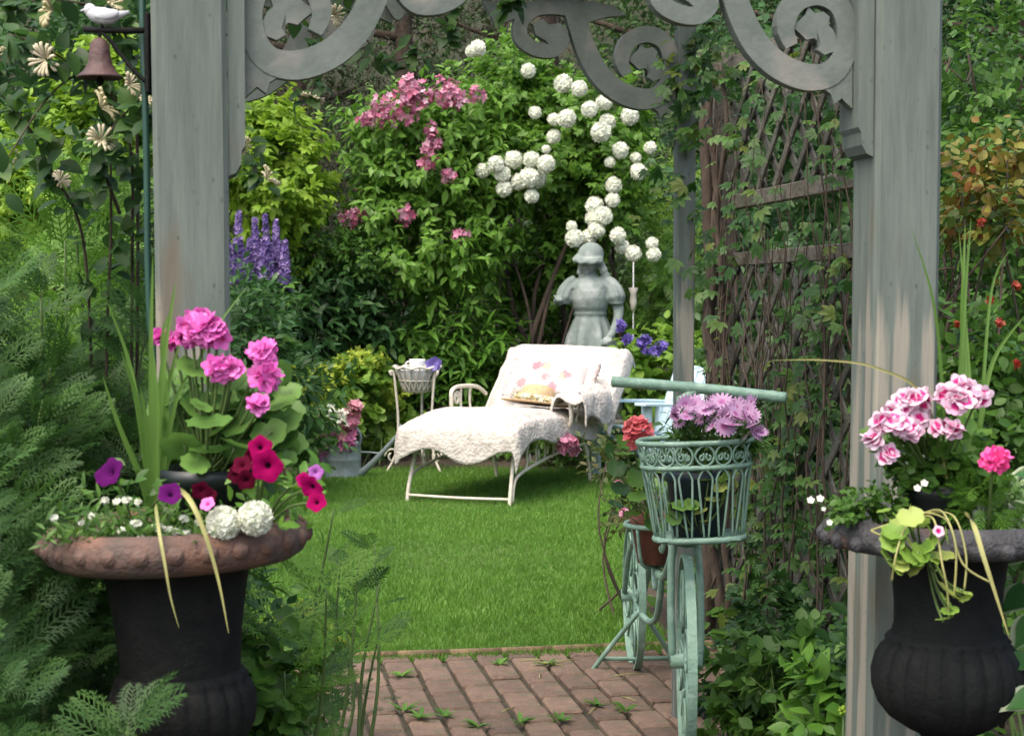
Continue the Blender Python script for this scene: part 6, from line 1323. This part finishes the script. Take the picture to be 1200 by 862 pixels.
# two cut snowball blooms on the rim
for (px, py, lb) in [(262, 613, 'round white snowball bloom on the urn rim beside the dry blade'), (299, 607, 'round white snowball bloom on the urn rim nearest the cerise petunia')]:
    D = 2.585; c = at(px, py, D); t = thing('snowball_bloom', lb, 'flower', c-[0, 0, .02]); o = snowball(c, 20*D/FPX, t, 420, .2); o.name = 'florets'
    m = MB(); tube(m, [c, c+[0, .04, -.01]], .003, 5); m.build('stem', M['stem'], t)

# ------------------------------------------------------------------ planting of the right urn
zsR = zq-.002
pR = at(1098, 590, 2.93); pR[2] = zsR
pot('flower_pot', 'black plastic pot set in the dark rimmed urn', pR-[0, 0, .05], .05, .058, .13, M['pot'])
rg = thing('regal_geranium', 'geranium with white petals blotched magenta in the dark rimmed urn', 'geranium', pR+[0, 0, .07]); RB = pR+[0, 0, .07]
GF = T_floret(5, .08, .95)
for (px, py, r, D) in [(1063, 470, 16, 2.84), (1080, 468, 14, 2.83), (1112, 462, 16, 2.82), (1122, 470, 20, 2.8), (1128, 455, 13, 2.83), (1146, 465, 14, 2.82), (1035, 497, 14, 2.8), (1050, 495, 12, 2.79), (1022, 515, 9, 2.8), (1066, 505, 10, 2.82), (1100, 500, 10, 2.82), (1122, 500, 14, 2.8), (1048, 480, 9, 2.84), (1075, 490, 10, 2.84), (1040, 532, 8, 2.8)]:
    c = at(px, py, D); cluster(rg, 'flower_head', c, r*.6*D/FPX, GF, max(5, int(r*.55)), .0175, G['regal'], (1.2, .7, .85), (0, -1.3, .5), front=(0, -.8, .3))
    m = MB(); tube(m, smooth_pts([RB, (RB+c)*.5, c], 3), .002, 5); m.build('stalk', M['stem'], rg)
E = [ell(1090, 540, 55, 35, 2.92, .07), ell(1130, 545, 40, 40, 2.92, .07), ell(1060, 520, 30, 25, 2.9, .05)]
P, Dd = crown_pts(E, 150, (.3, 1), .2); m = MB(); scatter(m, T_round(10, 5, .1), *twig_leaves(P, Dd, 3, .03, .034, 60, .2, .7)); tag(m.build('leaves', G['mid'], rg), kind='stuff')
stems(rg, RB, E, 6, .003, M['stem'])
cr = thing('geranium', 'single cerise pink geranium bloom at the right of the dark rimmed urn', 'geranium', np.array([at(1160, 620, 2.85)[0], 2.86, zsR])); c = at(1166, 539, 2.78); cluster(cr, 'flower_head', c, 12*2.78/FPX, FLORET5, 18, .015, leafmat('cerise_pink_petal', [(.75, .04, .25), (.85, .12, .36)], .25, .5), (1, .8, .9), (0, -.8, .3), front=(0, -.5, .2)); m = MB(); tube(m, smooth_pts([wloc(cr), c+[0, .02, -.04], c], 4), .0025, 5); m.build('stalk', M['stem'], cr)
E = [ell(1150, 590, 30, 38, 2.86, .05), ell(1180, 600, 25, 30, 2.9, .05)]; P, Dd = crown_pts(E, 90, (.3, 1), .2, zmin=zsR); m = MB(); scatter(m, FEATHER_S, *twig_leaves(P, Dd, 3, .03, .045, 50, .1, .7)); tag(m.build('leaves', G['bright'], cr), kind='stuff')
vr = thing('variegated_plant', 'cream and green variegated plant in the dark rimmed urn', 'plant', np.array([at(1190, 620, 2.92)[0], 2.93, zsR])); E = [ell(1188, 580, 22, 20, 2.92, .05), ell(1195, 605, 22, 18, 2.9, .05)]; P, Dd = crown_pts(E, 60, (.3, 1), .2, zmin=zsR); m = MB(); scatter(m, LEAF, *twig_leaves(P, Dd, 3, .03, .026, 60, .2, .7)); tag(m.build('leaves', G['varieg'], vr), kind='stuff'); stems(vr, wloc(vr), E, 3, .002, M['stem'])
wf = thing('bacopa', 'small leaved trailing plant with white flowers at the left of the dark rim', 'plant', np.array([at(1000, 612, 2.9)[0], 2.9, zsR]))
E = [ell(1010, 595, 34, 20, 2.88, .05), ell(1045, 590, 34, 22, 2.9, .05), ell(985, 600, 24, 14, 2.86, .04)]; P, Dd = crown_pts(E, 150, (.2, 1), .2, zmin=zsR-.02); m = MB(); scatter(m, LEAF_W, *twig_leaves(P, Dd, 4, .025, .018, 60, .2, .6)); tag(m.build('leaves', G['mid'], wf), kind='stuff'); stems(wf, wloc(wf), E, 5, .0018, M['stem'])
for (px, py, r) in [(950, 586, 5), (961, 584, 5), (972, 612, 4), (965, 596, 3), (1083, 566, 5), (1075, 572, 5)]: one_leaf(wf, FLORET5, at(px, py, 2.8), (1, 0, .2), (rng.normal()*.3, -1, .5), r*2.8/FPX, G['white'], 'flower')
m = MB(); tube(m, smooth_pts([at(990, 605, 2.85), at(970, 595, 2.82), at(955, 588, 2.8)], 4), .0015, 5); m.build('tendril', M['stem'], wf)
# trailing yellow green plant spilling over the front of the right urn
nt0 = np.array([at(1085, 605, 2.78)[0], 2.79, zsR]); nv = thing('trailing_nasturtium', 'yellow green trailing plant spilling over the dark urn rim', 'plant', nt0)
for (px, py, r, D, ny) in [(1040, 655, 21, 2.68, -1.0), (1060, 620, 14, 2.72, -.4), (1085, 640, 14, 2.69, -.6), (1092, 652, 13, 2.68, -.8), (1070, 640, 16, 2.69, -.9), (1055, 670, 10, 2.68, -1), (1113, 695, 17, 2.67, -.15), (1128, 692, 12, 2.66, -.2), (1108, 703, 12, 2.66, -.25), (1112, 716, 11, 2.66, -.3), (1105, 728, 11, 2.66, -.15), (1065, 605, 13, 2.74, -.5), (1045, 632, 15, 2.7, -.6), (1080, 660, 12, 2.68, -1), (1075, 612, 14, 2.72, -.5), (1098, 668, 10, 2.67, -.8), (1035, 600, 9, 2.78, -.4), (1050, 608, 8, 2.76, -.4), (1068, 655, 14, 2.68, -1), (1132, 702, 9, 2.66, -.3)]:
    gera_leaf(nv, px, py, D, r, nt0, G['nast'], (0, ny, .6 if ny > -.5 else .25))
for k in range(16): gera_leaf(nv, rng.uniform(1035, 1112), rng.uniform(605, 668), rng.uniform(2.67, 2.7), rng.uniform(9, 17), nt0, G['nast'], (rng.normal()*.3, -1, .35))
for pts in [[(1085, 600, 2.78), (1105, 600, 2.70), (1120, 640, 2.66), (1118, 700, 2.66)], [(1080, 600, 2.78), (1110, 610, 2.69), (1128, 660, 2.66), (1160, 682, 2.66)], [(1080, 605, 2.78), (1095, 610, 2.7), (1104, 660, 2.66), (1110, 690, 2.66), (1112, 725, 2.66)], [(1078, 605, 2.76), (1060, 620, 2.7), (1050, 650, 2.67), (1045, 680, 2.67)], [(1088, 600, 2.76), (1118, 605, 2.69), (1132, 650, 2.665), (1130, 690, 2.66)], [(1082, 600, 2.78), (1030, 618, 2.72), (1022, 622, 2.7), (1040, 630, 2.7)]]:
    m = MB(); tube(m, smooth_pts([at(*q) for q in pts], 6), .0018, 5); m.build('runner', M['drystem'], nv)
petunia(nv, 1100, 622, 7, 2.67, G['regal'], (0, -1, .2))
# spike plant in the right urn
sr_ = thing('spike_plant', 'pale green grassy spike plant in the dark rimmed urn', 'plant', np.array([at(1130, 610, 2.97)[0], 2.97, zsR]))
for pts, w_ in [([(1130, 605, 2.97), (1132, 500, 2.98), (1128, 380, 2.99), (1131, 262, 3.0)], .014), ([(1128, 605, 2.97), (1125, 480, 2.98), (1130, 360, 2.99), (1138, 255, 3.0)], .011), ([(1132, 605, 2.97), (1138, 500, 2.98), (1133, 400, 2.99), (1124, 270, 3.0)], .009), ([(1120, 605, 2.95), (1108, 500, 2.9), (1095, 360, 2.86), (1068, 268, 2.84)], .007), ([(1136, 605, 2.97), (1148, 500, 2.98), (1165, 420, 2.98), (1205, 365, 2.97)], .011), ([(1138, 605, 2.97), (1150, 480, 2.98), (1162, 340, 3.0), (1185, 290, 3.0)], .007)]: strap(sr_, pts, w_, G['blade'])
for pts, w_ in [([(1118, 600, 2.9), (1085, 470, 2.84), (1030, 432, 2.82), (970, 422, 2.8), (905, 422, 2.8)], .005), ([(1130, 600, 2.85), (1140, 612, 2.72), (1152, 650, 2.68), (1168, 700, 2.67), (1183, 748, 2.67)], .009)]: strap(sr_, pts, w_, M['drystem'], 'dry_blade')

# ------------------------------------------------------------------ planting of the bicycle
dz0 = BKW+[0, 0, -Hb/2+.16]
ds = thing('daisy_plant', 'lilac pink daisies in the green wire basket', 'flowers', dz0)
DAISY = T_floret(14, .15, pet=T_leaf(.3, shape=(.6, 1, .9, .4), fold=0, droop=0))
for (px, py, r, D) in [(790, 484, 9, 4.55), (803, 478, 11, 4.56), (815, 472, 12, 4.58), (828, 478, 10, 4.52), (845, 474, 13, 4.55), (858, 482, 12, 4.5), (873, 480, 12, 4.5), (882, 490, 10, 4.48), (852, 501, 12, 4.44), (866, 490, 11, 4.46), (882, 503, 10, 4.45), (840, 488, 10, 4.5), (822, 485, 9, 4.55), (888, 505, 8, 4.45), (797, 490, 8, 4.53), (808, 484, 9, 4.5), (838, 470, 8, 4.6), (876, 472, 9, 4.56)]:
    c = at(px, py, D); m = MB(); k = 3; scatter(m, DAISY, c+rng.normal(size=(k, 3))*.008, rdir(k), np.tile([0, -.6, .7], (k, 1))+rng.normal(size=(k, 3))*.45, r*1.15*D/FPX); fh = m.build('flower_head', G['lilac'], ds, loc=c)
    m = MB(); tube(m, smooth_pts([dz0, (dz0+c)*.5, c], 3), .0025, 5); m.build('stalk', M['stem'], ds)
E = [ell(838, 520, 50, 18, 4.6, .08), ell(810, 510, 30, 16, 4.58, .07), ell(865, 515, 26, 18, 4.56, .06)]; P, Dd = crown_pts(E, 120, (.2, 1), .2); m = MB(); scatter(m, LEAF_N, *twig_leaves(P, Dd, 5, .06, .05, 55, .1, .7)); tag(m.build('leaves', G['mid'], ds), kind='stuff')
tv = thing('trailing_ivy', 'yellow green leaves showing through the bars of the green basket', 'plant', BKW+[.0, -.06, -Hb/2+.02])
for (px, py, r) in [(800, 595, 14), (790, 605, 10), (812, 590, 10), (822, 600, 9), (830, 565, 11), (842, 572, 10), (848, 560, 9), (825, 612, 7), (835, 585, 9), (783, 598, 8), (850, 580, 7), (860, 565, 7)]:
    gera_leaf(tv, px, py, 4.51, r, BKW+[.0, -.06, -Hb/2+.03], G['nast'] if px > 815 else G['gera'], (0, -1, .3))
co = thing('geranium', 'coral geranium in the terracotta pot of the bicycle', 'geranium', PT+[0, 0, .13]); CB = PT+[0, 0, .13]
c = at(749, 503, 5.25); cluster(co, 'flower_head', c, 13*5.25/FPX, FLORET5, 26, .026, G['coral'], (1, .8, .85), (0, -.6, .4), front=(0, -.4, .3)); c2 = at(743, 515, 5.24); cluster(co, 'flower_head', c2, 6*5.25/FPX, FLORET5, 8, .022, G['coral'])
for q in (c, c2): m = MB(); tube(m, smooth_pts([CB, (CB+q)*.5+[-.02, 0, .02], q], 4), .003, 5); m.build('stalk', M['stem'], co)
for (px, py, r, D) in [(735, 535, 13, 5.3), (722, 548, 12, 5.35), (745, 560, 14, 5.3), (728, 572, 12, 5.35), (715, 530, 10, 5.4), (742, 585, 12, 5.3), (757, 600, 12, 5.3), (730, 520, 10, 5.4), (752, 545, 12, 5.4), (765, 615, 10, 5.3), (738, 605, 10, 5.35), (720, 590, 9, 5.4), (775, 615, 9, 5.25)]: gera_leaf(co, px, py, D, r, CB, G['dark'] if px < 730 else G['mid'])
rs = shrub('rose_bush', 'brownish green bush with small red buds beside the lawn', 'bush', base_at(735, 7.0), [ell(715, 545, 26, 36, 7.0, .2), ell(735, 590, 26, 40, 7.0, .2), ell(755, 640, 24, 50, 6.9, .2)], LEAF, .05, 80, 7, leafmat('bronze_green_leaf', [(.05, .07, .02), (.09, .12, .03), (.13, .09, .04)], .3, .5), 6, .006, tl=.12)
for (px, py) in [(724, 567), (716, 548), (731, 600)]: cluster(rs, 'bud', at(px, py, 6.75), 4*6.75/FPX, STAR, 12, .014, G['weigela'])
n_obj = len(bpy.data.objects)
print('objects', n_obj, 'tris', sum(len(o.data.loops)-2*len(o.data.polygons) for o in bpy.data.objects if o.type == 'MESH'))
